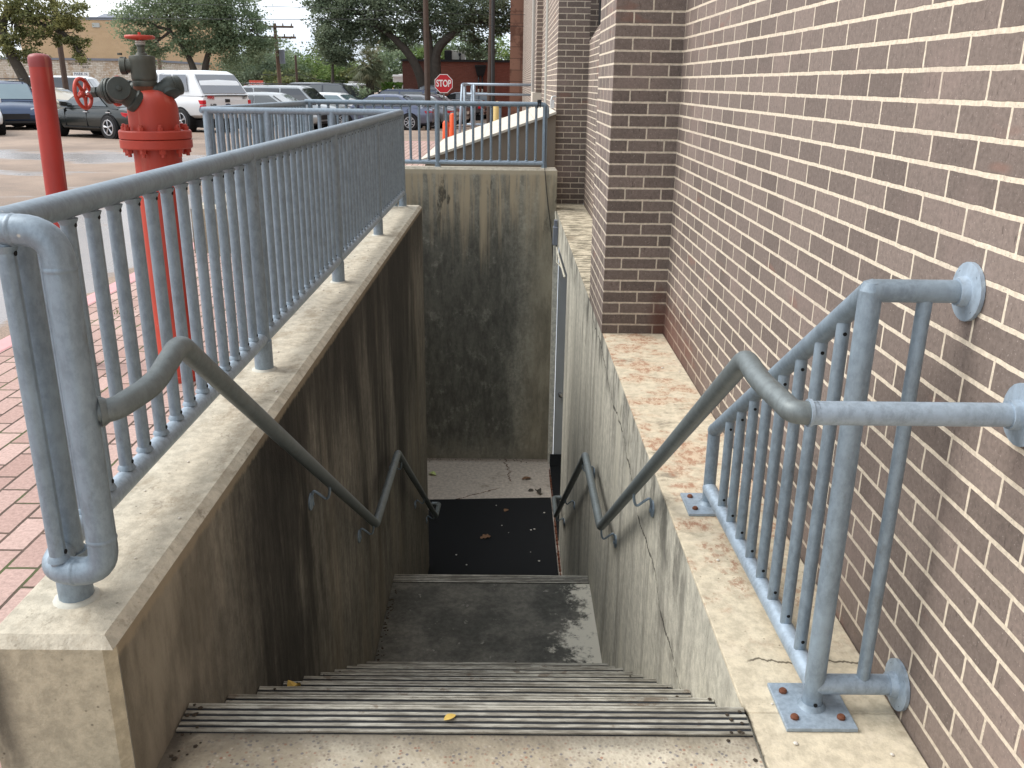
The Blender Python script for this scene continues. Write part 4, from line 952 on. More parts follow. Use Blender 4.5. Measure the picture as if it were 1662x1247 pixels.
o.lathe([(.041, -.02), (.043, .012), (.046, .016), (.046, .032), (.044, .034), (.046, .036), (.046, .056), (.040, .061), (.01, .063)], c, (.70, .60, .22), 24)
o.lathe([(.038, 0), (.043, .026), (.043, .04), (.028, .05)], c, (.35, -.3, -.6), 20)
o.build('hose_valve', 'bronze', spx)

# bollards
_bt, _bm = at(63, 88, 4.7), at(92, 311, 4.7); lean = (_bt - _bm).normalized(); _b0 = _bm - lean * (_bm.z / lean.z); _bl = (_bt - _b0).length
bo = thing('bollard', 'leaning red pipe bollard with a chalky rounded cap left of the standpipe', 'bollard', tuple(_b0))
b = MB(); b.lathe([(.0525, 0), (.0525, _bl - .045)], _b0, lean, 28); b.build('pipe', 'red_b', bo)
b = MB(); b.lathe([(.0535, _bl - .06), (.0545, _bl - .04), (.0535, _bl - .020), (.049, _bl - .009), (.040, _bl - .002), (.022, _bl + .003), (.002, _bl + .004)], _b0, lean, 28); b.build('cap', 'red_pink', bo)
yb = thing('bollard', 'faded yellow bollard near the far stone building', 'bollard', (-.40, 33, -.1))
b = MB(); b.lathe([(.14, 0), (.14, .86), (.12, .93), (.06, .97), (.01, .98)], (-.40, 33, -.1), seg=18); b.build('post', 'yellow', yb)
for i, (x, y, h, l) in enumerate(((-1.68, 24.9, .62, 'orange plastic delineator post, the nearer shorter one'), (-1.56, 26.0, .78, 'orange plastic delineator post, the farther taller one'))):
    t = thing('delineator', l, 'traffic post', (x, y, -.1), 0, 'orange delineators')
    b = MB(); b.lathe([(.13, 0), (.12, .03), (.095, .06), (.085, h - .06), (.05, h - .01), (.01, h)], (x, y, -.1), seg=16); b.build('post', 'orange', t)

# STOP sign
P0 = at(720, 136, 32.5)
st = thing('stop_sign', 'red octagonal STOP sign with white border on a thin grey post', 'sign', (P0.x, P0.y, -.1))
def octa(r): return [(P0.x + r * math.cos(R(22.5 + 45 * k)), P0.y, P0.z + r * math.sin(R(22.5 + 45 * k))) for k in range(8)]
b = MB(); b.slab(octa(.335), (0, .006, 0)); b.build('border', 'white', st)
b = MB(); b.slab([(x, y - .003, z) for x, y, z in octa(.312)], (0, .002, 0)); b.build('face', 'signred', st)
Mx = Matrix.Translation((0, -.006, P0.z + .1)) @ Matrix.Rotation(R(90), 4, 'X') @ Matrix.Diagonal((.82, 1.2, 1, 1))
tx = text('STOP', .26, 'white', 'lettering', st, Mx, .001, .006)
b = MB(); b.box(P0.x - .03, P0.y + .01, -.3, P0.x + .03, P0.y + .05, P0.z + .25); b.build('post', 'steelgrey', st)

# ------------------------------------------------------------------ cars
def car(name, label, cat, X, Y, head, kind='sedan', paint='white', L=4.6, W=1.8, H=1.45, glass='glass', group='vehicles parked in the lot', rack=False, wheels='five', wr=.33):
    """head: degrees, 0 = pointing +x, counter-clockwise"""
    root = thing(name, label, cat, (X, Y, GZ(Y)), R(head), group)
    hl, hw = L / 2, W / 2
    if kind == 'sedan':
        belt, prof = .93 * H / 1.45, [(-hl, .50, .62, .80), (-hl + .06, .34, .90, .90), (-hl + .35, .24, .98, .96), (-hl + .95, .22, 1.0, 1.0), (-.6, .2, .985, 1.0), (.5, .2, .97, 1.0), (hl - 1.25, .2, .93, 1.0), (hl - .7, .2, .84, .97), (hl - .25, .22, .72, .90), (hl - .06, .28, .60, .80), (hl, .36, .50, .68)]
        gh = dict(rb=-hl + .55, rt=-hl + 1.35, ft=hl - 1.95, fb=hl - 1.15)
    elif kind == 'suv':
        belt, prof = 1.02 * H / 1.7, [(-hl, .50, .80, .90), (-hl + .05, .36, 1.05, .97), (-hl + .3, .30, 1.08, 1.0), (-.6, .26, 1.07, 1.0), (.5, .26, 1.06, 1.0), (hl - 1.2, .26, 1.04, 1.0), (hl - .55, .27, .97, .97), (hl - .18, .30, .86, .92), (hl - .04, .34, .70, .84), (hl, .42, .58, .74)]
        gh = dict(rb=-hl + .06, rt=-hl + .35, ft=hl - 1.75, fb=hl - 1.05)
    elif kind == 'van':
        belt, prof = 1.15, [(-hl, .45, .95, .95), (-hl + .05, .34, 1.15, 1.0), (-hl + .3, .30, 1.15, 1.0), (.5, .28, 1.15, 1.0), (hl - .9, .28, 1.12, 1.0), (hl - .35, .3, .98, .96), (hl - .05, .34, .8, .88), (hl, .42, .6, .76)]
        gh = dict(rb=-hl + .02, rt=-hl + .12, ft=hl - 1.35, fb=hl - .75)
    else:  # pickup / pickup with canopy
        belt, prof = 1.18 * H / 1.9, [(-hl, .62, 1.0, .93), (-hl + .03, .56, 1.16, .965), (-hl + .25, .52, 1.18, 1.0), (-.4, .45, 1.17, 1.0), (.9, .45, 1.16, 1.0), (hl - 1.2, .45, 1.13, 1.0), (hl - .5, .45, 1.06, .98), (hl - .12, .46, .98, .94), (hl - .03, .5, .8, .88), (hl, .55, .7, .82)]
        gh = dict(rb=-.45, rt=-.30, ft=hl - 2.15, fb=hl - 1.55)
    zs = H / {'sedan': 1.45, 'suv': 1.7, 'van': 1.9}.get(kind, 1.9)
    b = MB(); rings = []
    for x, zb, zt, wf in prof:
        zt_ = zt * (belt / (.985 if kind == 'sedan' else 1.07 if kind == 'suv' else 1.15 if kind == 'van' else 1.17)); w_ = hw * wf; h = zt_ - zb
        half = [(0, zb), (w_ * .80, zb), (w_ * .95, zb + .06 * h / .5), (w_ * .985, zb + .30 * h), (w_, zb + .55 * h), (w_ * .985, zb + .78 * h), (w_ * .93, zb + .93 * h), (w_ * .80, zt_), (0, zt_ + .025)]
        rings.append([(x, yy, zz) for yy, zz in half] + [(x, -yy, zz) for yy, zz in half[-2:0:-1]])
    n = len(rings[0]); vs = [p for r_ in rings for p in r_]
    b._add(vs, [(i * n + k, i * n + (k + 1) % n, (i + 1) * n + (k + 1) % n, (i + 1) * n + k) for i in range(len(rings) - 1) for k in range(n)], True)
    b._add(rings[0], [tuple(range(n))[::-1]]); b._add(rings[-1], [tuple(range(n))])
    def greenhouse(b, rb, rt, ft, fb, zr, wt=.76, wb=.93):
        R2 = []
        st_ = [(rb, 0.0), (rb + (rt - rb) * .5, .52), (rt, .90), (rt + .2, .98), ((rt + ft) / 2, 1.0), (ft - .2, .97), (ft, .88), (ft + (fb - ft) * .5, .48), (fb, 0.0)]
        for x, t in st_:
            z = belt - .03 + (zr - belt + .03) * t; wy = hw * (wb + (wt - wb) * t)
            half = [(wy * 1.0, belt - .04), (hw * (wb + (wt - wb) * t * .5) + .02 * t, belt - .04 + (z - belt + .04) * .5), (wy, z - .05 * min(1, t * 2)), (wy * .86, z), (0, z + .02)]
            half[0] = (hw * wb, belt - .04)
            R2.append([(x, yy, zz) for yy, zz in half] + [(x, -yy, zz) for yy, zz in half[-2::-1]])
        n2 = len(R2[0]); b._add([p for r_ in R2 for p in r_], [(i * n2 + k, i * n2 + k + 1, (i + 1) * n2 + k + 1, (i + 1) * n2 + k) for i in range(len(R2) - 1) for k in range(n2 - 1)], True)
    zr = H - .02
    if kind in ('pickup', 'canopy'): zr = H
    greenhouse(b, zr=zr, **gh)
    if kind == 'canopy': greenhouse(b, -hl + .04, -hl + .62, -.62, -.42, H + .0, wt=.84, wb=.95)
    b.build('body', paint, root, world=False)
    # glass
    wb, wt = .93, .76
    def side(x0, x1, x2, x3, z0=belt + .035, z1=zr - .105, wb_=wb, wt_=wt):
        out_ = []
        for s_ in (1, -1):
            def P(x, z):
                t = (z - belt) / (zr - belt); y = hw * (wb_ + (wt_ - wb_) * t) + .024 + .022 * math.sin(max(0, t) * math.pi)
                return (x, s_ * y, z)
            zm = (z0 + z1) / 2
            q = [P(x0, z0), P(x1, z0), P(x1 + (x2 - x1) * .5, zm), P(x2, z1), P(x3, z1), P(x0 + (x3 - x0) * .5, zm)]
            out_.append(q if s_ > 0 else q[::-1])
        return out_
    def pane(polys, nm='window', g_=glass):
        for q in polys:
            m_ = MB(); m_.quad(*q); m_.build(nm, g_, root, world=False)
    rb, rt, ft, fb = gh['rb'], gh['rt'], gh['ft'], gh['fb']
    mid = (rt + ft) / 2 + .02
    if kind == 'sedan':
        pane(side(rb + .42, mid - .04, mid - .03, rt + .12)); pane(side(mid + .04, fb - .22, ft - .04, mid + .02))
    elif kind in ('suv', 'van'):
        q1 = rb + .95 if kind == 'suv' else rb + 1.3; 
        pane(side(rb + .25, q1, q1 - .04, rt + .08)); pane(side(q1 + .1, mid + .42, mid + .42, q1 + .04)); pane(side(mid + .5, fb - .2, ft - .04, mid + .5))
    else:
        pane(side(rb + .12, (rb + fb) / 2 - .08, (rb + fb) / 2 - .08, rt + .06)); pane(side((rb + fb) / 2, fb - .2, ft - .04, (rb + fb) / 2))
        if kind == 'canopy':
            pane(side(-hl + .75, -hl + 1.55, -hl + 1.55, -hl + .85, belt + .10, H - .14, .95, .86), g_='glass_grey'); pane(side(-hl + 1.62, -hl + 2.3, -hl + 2.3, -hl + 1.62, belt + .10, H - .14, .95, .86), g_='glass_grey')
    def scr(xa, xb_, nm, z0=.12, z1=.86, g_=glass, wa=wb, wc=wt, off=.03):
        """windscreen between base x=xa and roof x=xb_"""
        sg = 1 if xa > xb_ else -1; q = []
        zA, zB = belt - .03 + (zr - belt + .03) * z0, belt - .03 + (zr - belt + .03) * z1
        for t, z in ((z0, zA), (z1, zB)):
            x = xa + (xb_ - xa) * (t / .9) + sg * off; wy = hw * (wa + (wc - wa) * t) * .93
            q.append([(x, wy, z), (x + sg * .012, 0, z + .004), (x, -wy, z)])
        m_ = MB(); a_, c_ = q; m_.quad(a_[0], a_[1], c_[1], c_[0]); m_.quad(a_[1], a_[2], c_[2], c_[1]); m_.build(nm, g_, root, world=False)
    scr(fb, ft, 'windscreen')
    if kind == 'canopy':
        scr(-hl + .04, -hl + .62, 'rear_window', .10, .84, 'glass_grey', .95, .84, .035)
        m_ = MB(); m_.box(-hl - .002, -hw * .86, belt - .045, -hl + .04, hw * .86, belt - .01); m_.build('rear_trim', 'plastic', root, world=False)
    else: scr(rb, rt, 'rear_window')
    if kind == 'pickup':
        m_ = MB(); m_.box(-hl + .1, -hw * .82, belt - .012, rb - .1, hw * .82, belt + .012); m_.build('bed', 'under', root, world=False)
    # wheels
    fx, rx = hl - .88 * (L / 4.6), -hl + .98 * (L / 4.6)
    for x in (fx, rx):
        for s_ in (1, -1):
            y1 = s_ * (hw + .012); a = MB(); a.lathe([(wr * 1.13, 0), (wr * 1.13, .30)], (x, s_ * (hw - .295), wr * 1.02), (0, s_, 0), 24, False)
            a.build('wheel_arch', 'under', root, world=False)
            wo = MB(); wo.lathe([(wr * .6, 0), (wr * .95, .0), (wr, .03), (wr, .17), (wr * .95, .2), (wr * .68, .205), (wr * .64, .18)], (x, s_ * (hw - .17), wr), (0, s_, 0), 26)
            wo_ = wo.build('tyre', 'tyre', root, world=False)
            rm = MB(); c0 = Vector((x, s_ * (hw + .03), wr))
            rm.torus(c0, (0, 1, 0), wr * .63, .018, 22, 6); ns = 5 if wheels == 'five' else 9
            for k in range(ns):
                an = 2 * math.pi * k / ns + .2; d = Vector((math.cos(an), 0, math.sin(an))); pdir = Vector((-d.z, 0, d.x))
                for e_ in ((-.10, .10) if ns == 5 else (0,)):
                    rm.tube([c0 + d * .03, c0 + (d + pdir * e_).normalized() * wr * .62], .016, 6)
            rm.lathe([(.05, 0), (.05, .02), (.03, .03)], c0 - Vector((0, s_ * .015, 0)), (0, s_, 0), 12); rm.build('rim', 'rim', wo_, world=False)
    # lights, bumpers, trim
    bs = belt / (.985 if kind == 'sedan' else 1.07 if kind == 'suv' else 1.15 if kind == 'van' else 1.17)
    zl = (.70 if kind == 'sedan' else .82 if kind == 'suv' else .9) * bs
    for s_ in (1, -1):
        m_ = MB(); y_ = s_ * hw
        if kind in ('canopy', 'pickup'):
            m_.box(-hl - .012, min(y_ * .86, y_ * .965), .80, -hl + .12, max(y_ * .86, y_ * .965), .935); m_.box(-hl - .012, min(y_ * .86, y_ * .965), .955, -hl + .12, max(y_ * .86, y_ * .965), 1.09)
            m_.box(-hl + .0, min(y_ * .96, y_ * .985), .80, -hl + .2, max(y_ * .96, y_ * .985), .935); m_.box(-hl + .0, min(y_ * .96, y_ * .985), .955, -hl + .26, max(y_ * .96, y_ * .985), 1.09)
        else:
            m_.hexa([(-hl + .02, y_ * .58, zl - .02), (-hl + .04, y_ * .86, zl - .06), (-hl + .32, y_ * .975, zl + .04), (-hl + .2, y_ * .8, zl), (-hl + .03, y_ * .6, zl + .10), (-hl + .05, y_ * .88, zl + .11), (-hl + .38, y_ * .985, zl + .14), (-hl + .2, y_ * .8, zl + .12)])
        m_.build('tail_lamp', 'lamp_red', root, world=False, bevel=.01)
        m_ = MB(); zh = zl - .06
        m_.hexa([(hl - .07, y_ * .56, zh - .03), (hl - .16, y_ * .82, zh - .04), (hl - .62, y_ * .975, zh + .10), (hl - .4, y_ * .7, zh), (hl - .10, y_ * .56, zh + .06), (hl - .19, y_ * .84, zh + .09), (hl - .66, y_ * .97, zh + .14), (hl - .4, y_ * .7, zh + .1)])
        m_.build('headlight', 'lamp_clear', root, world=False, bevel=.01)
        m_ = MB(); m_.hexa([(fb - .42, y_ * .95, belt), (fb - .30, y_ * .95, belt), (fb - .30, y_ * 1.16, belt + .02), (fb - .38, y_ * 1.16, belt + .02), (fb - .42, y_ * .95, belt + .13), (fb - .30, y_ * .95, belt + .13), (fb - .30, y_ * 1.16, belt + .15), (fb - .38, y_ * 1.16, belt + .15)])
        m_.build('mirror', paint, root, world=False, bevel=.02)
        m_ = MB()
        for xx in ((mid, mid - 1.0) if kind == 'sedan' else (mid, mid - .95)):
            m_.box(xx - .09, min(y_, y_ * 1.02), belt - .14, xx + .10, max(y_, y_ * 1.02), belt - .115)
        m_.build('door_handle', paint if paint != 'p_black' else 'chrome', root, world=False)
        m_ = MB()
        for xx in (mid, mid + .98, mid - .98): m_.box(xx - .006, min(y_ * .9, y_ * 1.0025), .34, xx + .006, max(y_ * .9, y_ * 1.0025), belt - .07)
        m_.box(-hl + 1.35, min(y_ * .9, y_ * 1.003), .30, hl - 1.35, max(y_ * .9, y_ * 1.003), .33); m_.build('door_seam', 'under', root, world=False)
    m_ = MB(); m_.box(hl - .05, -hw * .5, .42 * zs, hl + .012, hw * .5, .60 * zs); m_.box(hl - .06, -hw * .7, .28 * zs, hl + .008, hw * .7, .36 * zs); m_.build('grille', 'plastic', root, world=False)
    m_ = MB(); m_.box(-hl - .012, -.26, .58, -hl + .02, .26, .72) if kind in ('sedan',) else m_.box(-hl - .012, -.26, .62, -hl + .02, .26, .76); m_.build('number_plate', 'white', root, world=False)
    m_ = MB(); m_.box(-hl + .1, -hw * .78, .2, hl - .15, hw * .78, .45); m_.build('underbody', 'under', root, world=False)
    if kind in ('canopy', 'pickup'):
        m_ = MB(); m_.box(-hl - .12, -hw * .92, .50, -hl + .03, hw * .92, .66); m_.build('bumper', 'chrome', root, world=False, bevel=.02)
    if rack:
        m_ = MB()
        for s_ in (1, -1): m_.tube([(rt, s_ * hw * .66, H + .05), (ft - .1, s_ * hw * .66, H + .05)], .02, 6)
        for xx in (rt + .3, rt + 1.2): m_.tube([(xx, -hw * .66, H + .055), (xx, hw * .66, H + .055)], .018, 6)
        m_.build('roof_rack', 'plastic', root, world=False)
    return root

for nm, c, mt_ in (('p_white', (.74, .75, .76), 0), ('p_silver', (.42, .44, .45), .5), ('p_blue', (.035, .06, .12), .4), ('p_black', (.008, .013, .013), .2), ('p_navy', (.06, .075, .13), .5), ('p_slate', (.13, .15, .22), .5), ('p_grey', (.20, .21, .23), .5),
                   ('p_maroon', (.055, .03, .04), .4), ('p_gold', (.50, .44, .34), .4), ('p_darkgrey', (.07, .075, .09), .4), ('p_dblue', (.02, .03, .05), .4)):
    MAT[nm] = car_paint('car_paint_' + nm[2:], c, mt_)
car('parked_car', 'black coupe parked side on behind the red valves, facing left', 'car', -12.0, 27.7, 150, 'sedan', 'p_black', L=4.3, W=1.72, H=1.36, wheels='five', wr=.33)
cx = lambda px, Y: at(px, 150, Y).x
car('parked_car', 'dark blue suv facing the camera behind the red bollard', 'car', -17.75, 33.0, -57, 'suv', 'p_blue', L=4.4, W=1.85, H=1.62, glass='glass_pale', rack=True)
car('parked_car', 'silver crossover whose front corner just enters at the left edge', 'car', -16.9, 28.6, -52, 'suv', 'p_white', L=4.5, W=1.84, H=1.5)
tk = car('pickup_truck', 'white pickup with a white canopy and red tail lamps, seen from behind', 'pickup truck', -11.75, 33.0, 145, 'canopy', 'p_white', L=5.6, W=2.0, H=2.02, wr=.40)
hlx = 2.8
def rear_text(body, size, mat, y, z, sx=1):
    # the rear face looks along -x of the truck
    Mx_ = Matrix.Translation((-hlx - .016, y, z)) @ Matrix.Rotation(R(-90), 4, 'Z') @ Matrix.Rotation(R(90), 4, 'X') @ Matrix.Diagonal((sx, 1, 1, 1))
    t_ = text(body, size, mat, 'lettering', tk, Mx_, .002, .004)
rear_text('FIRE', .15, 'signred', .66, 1.17); rear_text('217', .12, 'plastic', -.72, 1.17); rear_text('F-150', .10, 'plastic', .58, .93)
b = MB(); b.lathe([(.11, 0), (.10, .01)], (-hlx - .004, -.02, .93), (-1, 0, 0), 24); e_ = b.build('emblem', 'p_navy', tk, world=False); e_.scale = (1, 1, .45); e_.location.z += .93 * .55
b = MB(); b.box(-hlx - .016, -.10, 1.02, -hlx + .0, .09, 1.12); b.build('tailgate_handle', 'plastic', tk, world=False)
car('parked_van', 'white van with dark side windows between bollard and valves', 'van', cx(118, 60), 60, 5, 'van', 'p_white', L=5.2, W=2.0, H=2.2, glass='glass_dark')
car('parked_car', 'pale gold sedan with a red tail lamp behind the black coupe', 'car', -17.6, 34.6, 168, 'sedan', 'p_gold', L=4.6, W=1.8, H=1.45)
car('parked_car', 'dark red car whose roof shows behind the dark blue suv', 'car', -23.6, 41.5, 175, 'sedan', 'p_maroon', L=4.7, W=1.8, H=1.6)
car('parked_car', 'silver sedan just right of the white pickup, facing right', 'car', cx(438, 37.5), 37.5, -14, 'sedan', 'p_silver', L=4.7, W=1.82, H=1.43)
car('parked_car', 'silver suv with roof rack behind the silver sedan', 'car', cx(474, 41), 41, -10, 'suv', 'p_silver', L=4.9, W=1.9, H=1.76, rack=True, glass='glass_dark', wheels='nine')
car('parked_car', 'dark grey suv showing its cabin above the left railing corner', 'car', cx(540, 48), 48, -10, 'suv', 'p_darkgrey', L=5.0, W=1.9, H=1.98)
wt_ = car('pickup_truck', 'white work pickup with a black headache rack and light bar', 'pickup truck', cx(582, 52.5), 52.5, 168, 'pickup', 'p_white', L=5.5, W=1.95, H=1.98)
b = MB(); b.box(.1, -.45, 1.99, .4, .45, 2.08); b.build('light_bar', 'grey_light', wt_, world=False)
b = MB()
for s_ in (-1, 1): b.tube([(-.5, s_ * .8, 1.85), (-2.4, s_ * .8, 1.22)], .03, 6); b.tube([(-.9, s_ * .8, 1.2), (-.9, s_ * .8, 1.7)], .03, 6)
b.tube([(-.5, -.8, 1.85), (-.5, .8, 1.85)], .03, 6); b.build('rack', 'plastic', wt_, world=False)
b = MB(); b.cyl((-1.9, .3, 1.1), (-2.15, .3, 1.75), .04, 8); b.build('tool_handle', 'yellow', wt_, world=False)
car('parked_car', 'white sedan facing right behind the silver suv', 'car', cx(545, 43.5), 43.5, -12, 'sedan', 'p_white', L=4.7, W=1.82, H=1.5, glass='glass_pale', wheels='nine')
car('parked_car', 'slate blue sedan side on behind the end railing, facing left', 'car', cx(618, 39.3), 39.3, 177, 'sedan', 'p_slate', L=4.65, W=1.82, H=1.46, wheels='nine', wr=.34)
car('parked_car', 'navy low suv whose dark roof shows behind the slate blue sedan', 'car', cx(645, 48.5), 48.5, 178, 'suv', 'p_navy', L=4.9, W=1.85, H=1.72)
car('parked_car', 'grey sedan directly behind the slate blue one', 'car', cx(660, 42), 42, 174, 'sedan', 'p_grey', L=4.6, W=1.8, H=1.46)
car('parked_car', 'dark maroon hatchback third in the row of sedans', 'car', cx(686, 44.8), 44.8, 172, 'sedan', 'p_maroon', L=4.4, W=1.78, H=1.5)
car('pickup_truck', 'dark grey pickup with silver bumper beside the stop sign', 'pickup truck', cx(703, 49.5), 49.5, 174, 'pickup', 'p_darkgrey', L=5.4, W=1.92, H=1.92)
car('parked_car', 'black suv in front of the dark red brick building', 'car', cx(748, 57), 57, 174, 'suv', 'p_dblue', L=4.5, W=1.8, H=1.55)

# ------------------------------------------------------------------ far buildings
def block(name, label, x0, y0, x1, y1, z1, mat, cat='building', trim='black_trim', th=.25, z0=-.62):
    r_ = thing(name, label, cat, ((x0 + x1) / 2, y0, z0))
    b = MB(); b.box(x0, y0, z0, x1, y1, z1); b.build('wall', mat, r_)
    if trim:
        b = MB(); b.box(x0 - .08, y0 - .08, z1, x1 + .08, y1, z1 + th); b.build('roof_edge', trim, r_)
    return r_
rb_ = block('brick_shop', 'low dark red brick building with a black roof edge behind the stop sign', -4.75, 60, 6, 72, 2.72, 'redbrick', th=.14)
b = MB(); b.box(-6.9, 61.2, -.62, -4.752, 72, 2.75); b.build('recessed_wall', 'shadedbrick', rb_)
b = MB(); b.box(-7.0, 61.1, 2.75, -4.83, 72, 2.88); b.build('roof_edge', 'black_trim', rb_)
b = MB(); xg = at(780, 130, 60).x
b.hexa([(xg - .22, 59.8, 1.9), (xg + .22, 59.8, 1.9), (xg + .22, 59.99, 1.9), (xg - .22, 59.99, 1.9), (xg - .36, 59.7, 2.45), (xg + .36, 59.7, 2.45), (xg + .36, 59.99, 2.45), (xg - .36, 59.99, 2.45)])
b.box(xg - .36, 59.65, 2.45, xg + .36, 59.99, 2.55)
dk = b.build('downspout_head', 'black_trim', rb_)
for dx in (-.12, .12):
    b = MB(); b.cyl((xg + dx, 59.88, .9), (xg + dx, 59.88, 1.9), .05, 8); b.build('downspout', 'black_trim', rb_)
    b = MB(); b.cyl((xg + dx, 59.87, -.1), (xg + dx, 59.87, 1.1), .056, 8); b.build('downspout_foot', 'grey_light', rb_)
a1, a2 = at(722, 97, 62), at(755, 82, 62)
ac = thing('rooftop_unit', 'boxy grey and tan air conditioning unit on the red brick roof', 'air conditioner', (a1.x, 62, 2.86))
b = MB(); b.box(a1.x, 62, 2.86, a2.x, 63.2, a2.z); b.build('casing', 'grey_light', ac, bevel=.03)
b = MB(); b.box(a1.x - .02, 61.97, 2.90, a1.x + .46, 62.5, a2.z - .03)
for k in range(7): b.box(a1.x - .03, 61.95, 2.94 + k * .085, a1.x + .45, 61.97, 2.97 + k * .085)
b.build('grille', 'plastic', ac)
b = MB(); b.cyl((a1.x + 1.0, 61.9, 2.86), (a1.x + 1.0, 61.9, 3.15), .05, 8); b.cyl((a1.x + 1.0, 61.9, 3.15), (a1.x + .95, 61.9, 3.35), .09, 8); b.build('vent_pipe', 'plastic', ac)
t1, t2 = at(95, 28, 92), at(366, 28, 92)
tb = block('warehouse', 'large tan brick commercial building behind the left trees', t1.x - 4, 92, t2.x, 94, t1.z - .2, 'tan', th=.25, trim='grey_roof')
b = MB(); q1, q2 = at(150, 28, 100), at(240, 22, 100)
b.hexa([(q1.x, 96, 6.4), (q2.x, 96, 6.4), (q2.x, 110, 6.4), (q1.x, 110, 6.4), (q1.x, 103, 8.0), (q2.x, 103, 8.0), (q2.x, 104, 8.0), (q1.x, 104, 8.0)]); b.build('roof', 'grey_roof', tb)
v_ = at(156, 41, 92); b = MB(); b.box(v_.x - .35, 91.9, v_.z - .2, v_.x + .35, 91.99, v_.z + .2); b.build('wall_vent', 'grey_light', tb)
u1, u2 = at(-40, 95, 75), at(228, 95, 75)
wb_ = thing('brick_annex', 'long low white painted brick building with peeling paint, left background', 'building', (u1.x, 75, -.1))
b = MB(); b.box(u1.x - 6, 75, -.62, u2.x, 91.9, u1.z - .05); b.build('wall', 'whitebrick', wb_)
b = MB(); b.box(u1.x - 6, 74.85, u1.z - .05, u2.x + .1, 91.9, u1.z + .12); b.build('roof_edge', 'grey_roof', wb_)
c1, c2 = at(118, 117, 74.9), at(145, 124, 74.9)
b = MB(); b.box(c1.x, 74.9, c2.z, c2.x, 74.95, c1.z); b.build('wall_sign', 'white', wb_)
def wtext(body, px, py, size, mat, parent, Y, sx=1.0):
    p = at(px, py, Y); loc = p - parent.location
    t_ = text(body, size, mat, 'lettering', parent, Matrix.Translation(loc) @ Matrix.Rotation(R(90), 4, 'X') @ Matrix.Diagonal((sx, 1, 1, 1)), .002); return t_
wtext('PARK N', 131, 120.5, .30, 'p_navy', wb_, 74.88); wtext('PAINT & BODY', 129, 104, .26, 'bark', wb_, 74.98); wtext('SHOP', 139, 109.5, .22, 'bark', wb_, 74.98)
p1, p2 = at(638, 124, 63), at(661, 121, 63)
sh = thing('shed', 'small white clapboard shed beside the big oak trunks', 'shed', (p1.x, 63, -.1))
b = MB(); b.box(p1.x, 63, -.62, p2.x, 66, p1.z)
for k in range(14): b.box(p1.x - .012, 62.985, k * .14, p2.x + .012, 63.0, k * .14 + .12)
b.build('wall', 'white', sh)
b = MB(); b.hexa([(p1.x - .1, 62.9, p1.z), (p2.x + .1, 62.9, p1.z), (p2.x + .1, 66.1, p1.z), (p1.x - .1, 66.1, p1.z), (p1.x + .3, 64, p1.z + .15), (p2.x - .3, 64, p1.z + .15), (p2.x - .3, 65, p1.z + .15), (p1.x + .3, 65, p1.z + .15)]); b.build('roof', 'white', sh)
# red site sign
s1 = at(396, 140, 50); s2 = at(428, 140, 50)
sg = thing('red_sign', 'faded red sign board with pale lettering behind the parked cars', 'sign', (s1.x, 50, -.1))
b = MB(); b.box(s1.x, 50, s1.z - .30, s1.x + .5, 50.05, s1.z + .05); b.box(s1.x + .3, 49.96, s1.z - .30, s2.x, 49.99, s1.z + .30); b.build('board', 'signred2', sg)
for xx in (s1.x + .4, s2.x - .1):
    b = MB(); b.box(xx, 50.05, -.6, xx + .08, 50.13, s1.z + .2); b.build('post', 'steelgrey', sg)
for k, s_ in enumerate(('WE BUY HOUSES', 'GUESTS', 'LOT')): wtext(s_, 415, 135.6 + k * 4.4, (.13, .24, .13)[k], 'white', sg, 49.95)

# poles and wires
def pole(name, label, px, pyb, Y, r, mat, ztop, arms=(), lean=0, extra=None):
    p = at(px, pyb, Y); root = thing(name, label, 'utility pole', (p.x, Y, -.1), 0, 'wooden utility poles')
    b = MB(); b.tube([(p.x, Y, GZ(Y) - .05), (p.x + lean * (ztop + .1), Y, ztop)], r, 10, radii=[r * 1.15, r * .8]); b.build('pole', mat, root)
    for z, w_ in arms:
        b = MB(); xx = p.x + lean * z; b.box(xx - w_, Y - .18, z - .06, xx + w_, Y - .07, z + .06)
        for k in (-.9, -.45, .45, .9): b.cyl((xx + w_ * k, Y - .12, z + .06), (xx + w_ * k, Y - .12, z + .2), .04, 6)
        b.build('crossarm', mat, root)
    return root, p
zz = at(450, 41, 58).z
p_a, pa = pole('utility_pole', 'distant leaning pole with two crossarms right of the middle tree', 455, 130, 58, .12, 'polewood2', zz + .1, ((zz - .1, 1.15), (zz - .7, 1.25)), lean=-.025)
b = MB(); b.cyl((pa.x + .2, 58, zz - 2.2), (pa.x + .2, 58, zz - 1.4), .18, 10); b.build('transformer', 'boxgrey', p_a)
pole('utility_pole', 'tall dark pole in front of the big oak trunks', 694, 140, 40, .115, 'polewood', 10, lean=-.004)
pole('utility_pole', 'dark pole standing before the red brick building near the stone corner', 800, 140, 38, .075, 'wire', 9)
pole('utility_pole', 'brown pole just left of the black one by the red brick building', 794, 140, 47, .13, 'polewood', 11, lean=.02)
pole('utility_pole', 'dark pole rising through the yellowing tree at the left', 104, 122, 48, .13, 'polewood', 9)
pole('utility_pole', 'slim brown pole in front of the tan building beside the standpipe', 259, 105, 66, .13, 'polewood2', 6.2)
pole('utility_pole', 'short dark pole against the bright green trees', 482, 130, 64, .09, 'polewood', 3.1)
def wire(p, q, sag, r=.012, label='overhead cable'):
    p, q = Vector(p), Vector(q); n = 14
    b = MB(); b.tube([p.lerp(q, k / n) - Vector((0, 0, sag * 4 * (k / n) * (1 - k / n))) for k in range(n + 1)], r, 5)
    tag(b.build('overhead_wire', 'wire'), label, 'cable')
A = lambda px, py, Y: at(px, py, Y)
wire(A(-60, 27, 42), A(690, 31, 40), 0.05, .013, 'lower overhead wire crossing the sky from the left to the tall dark pole')
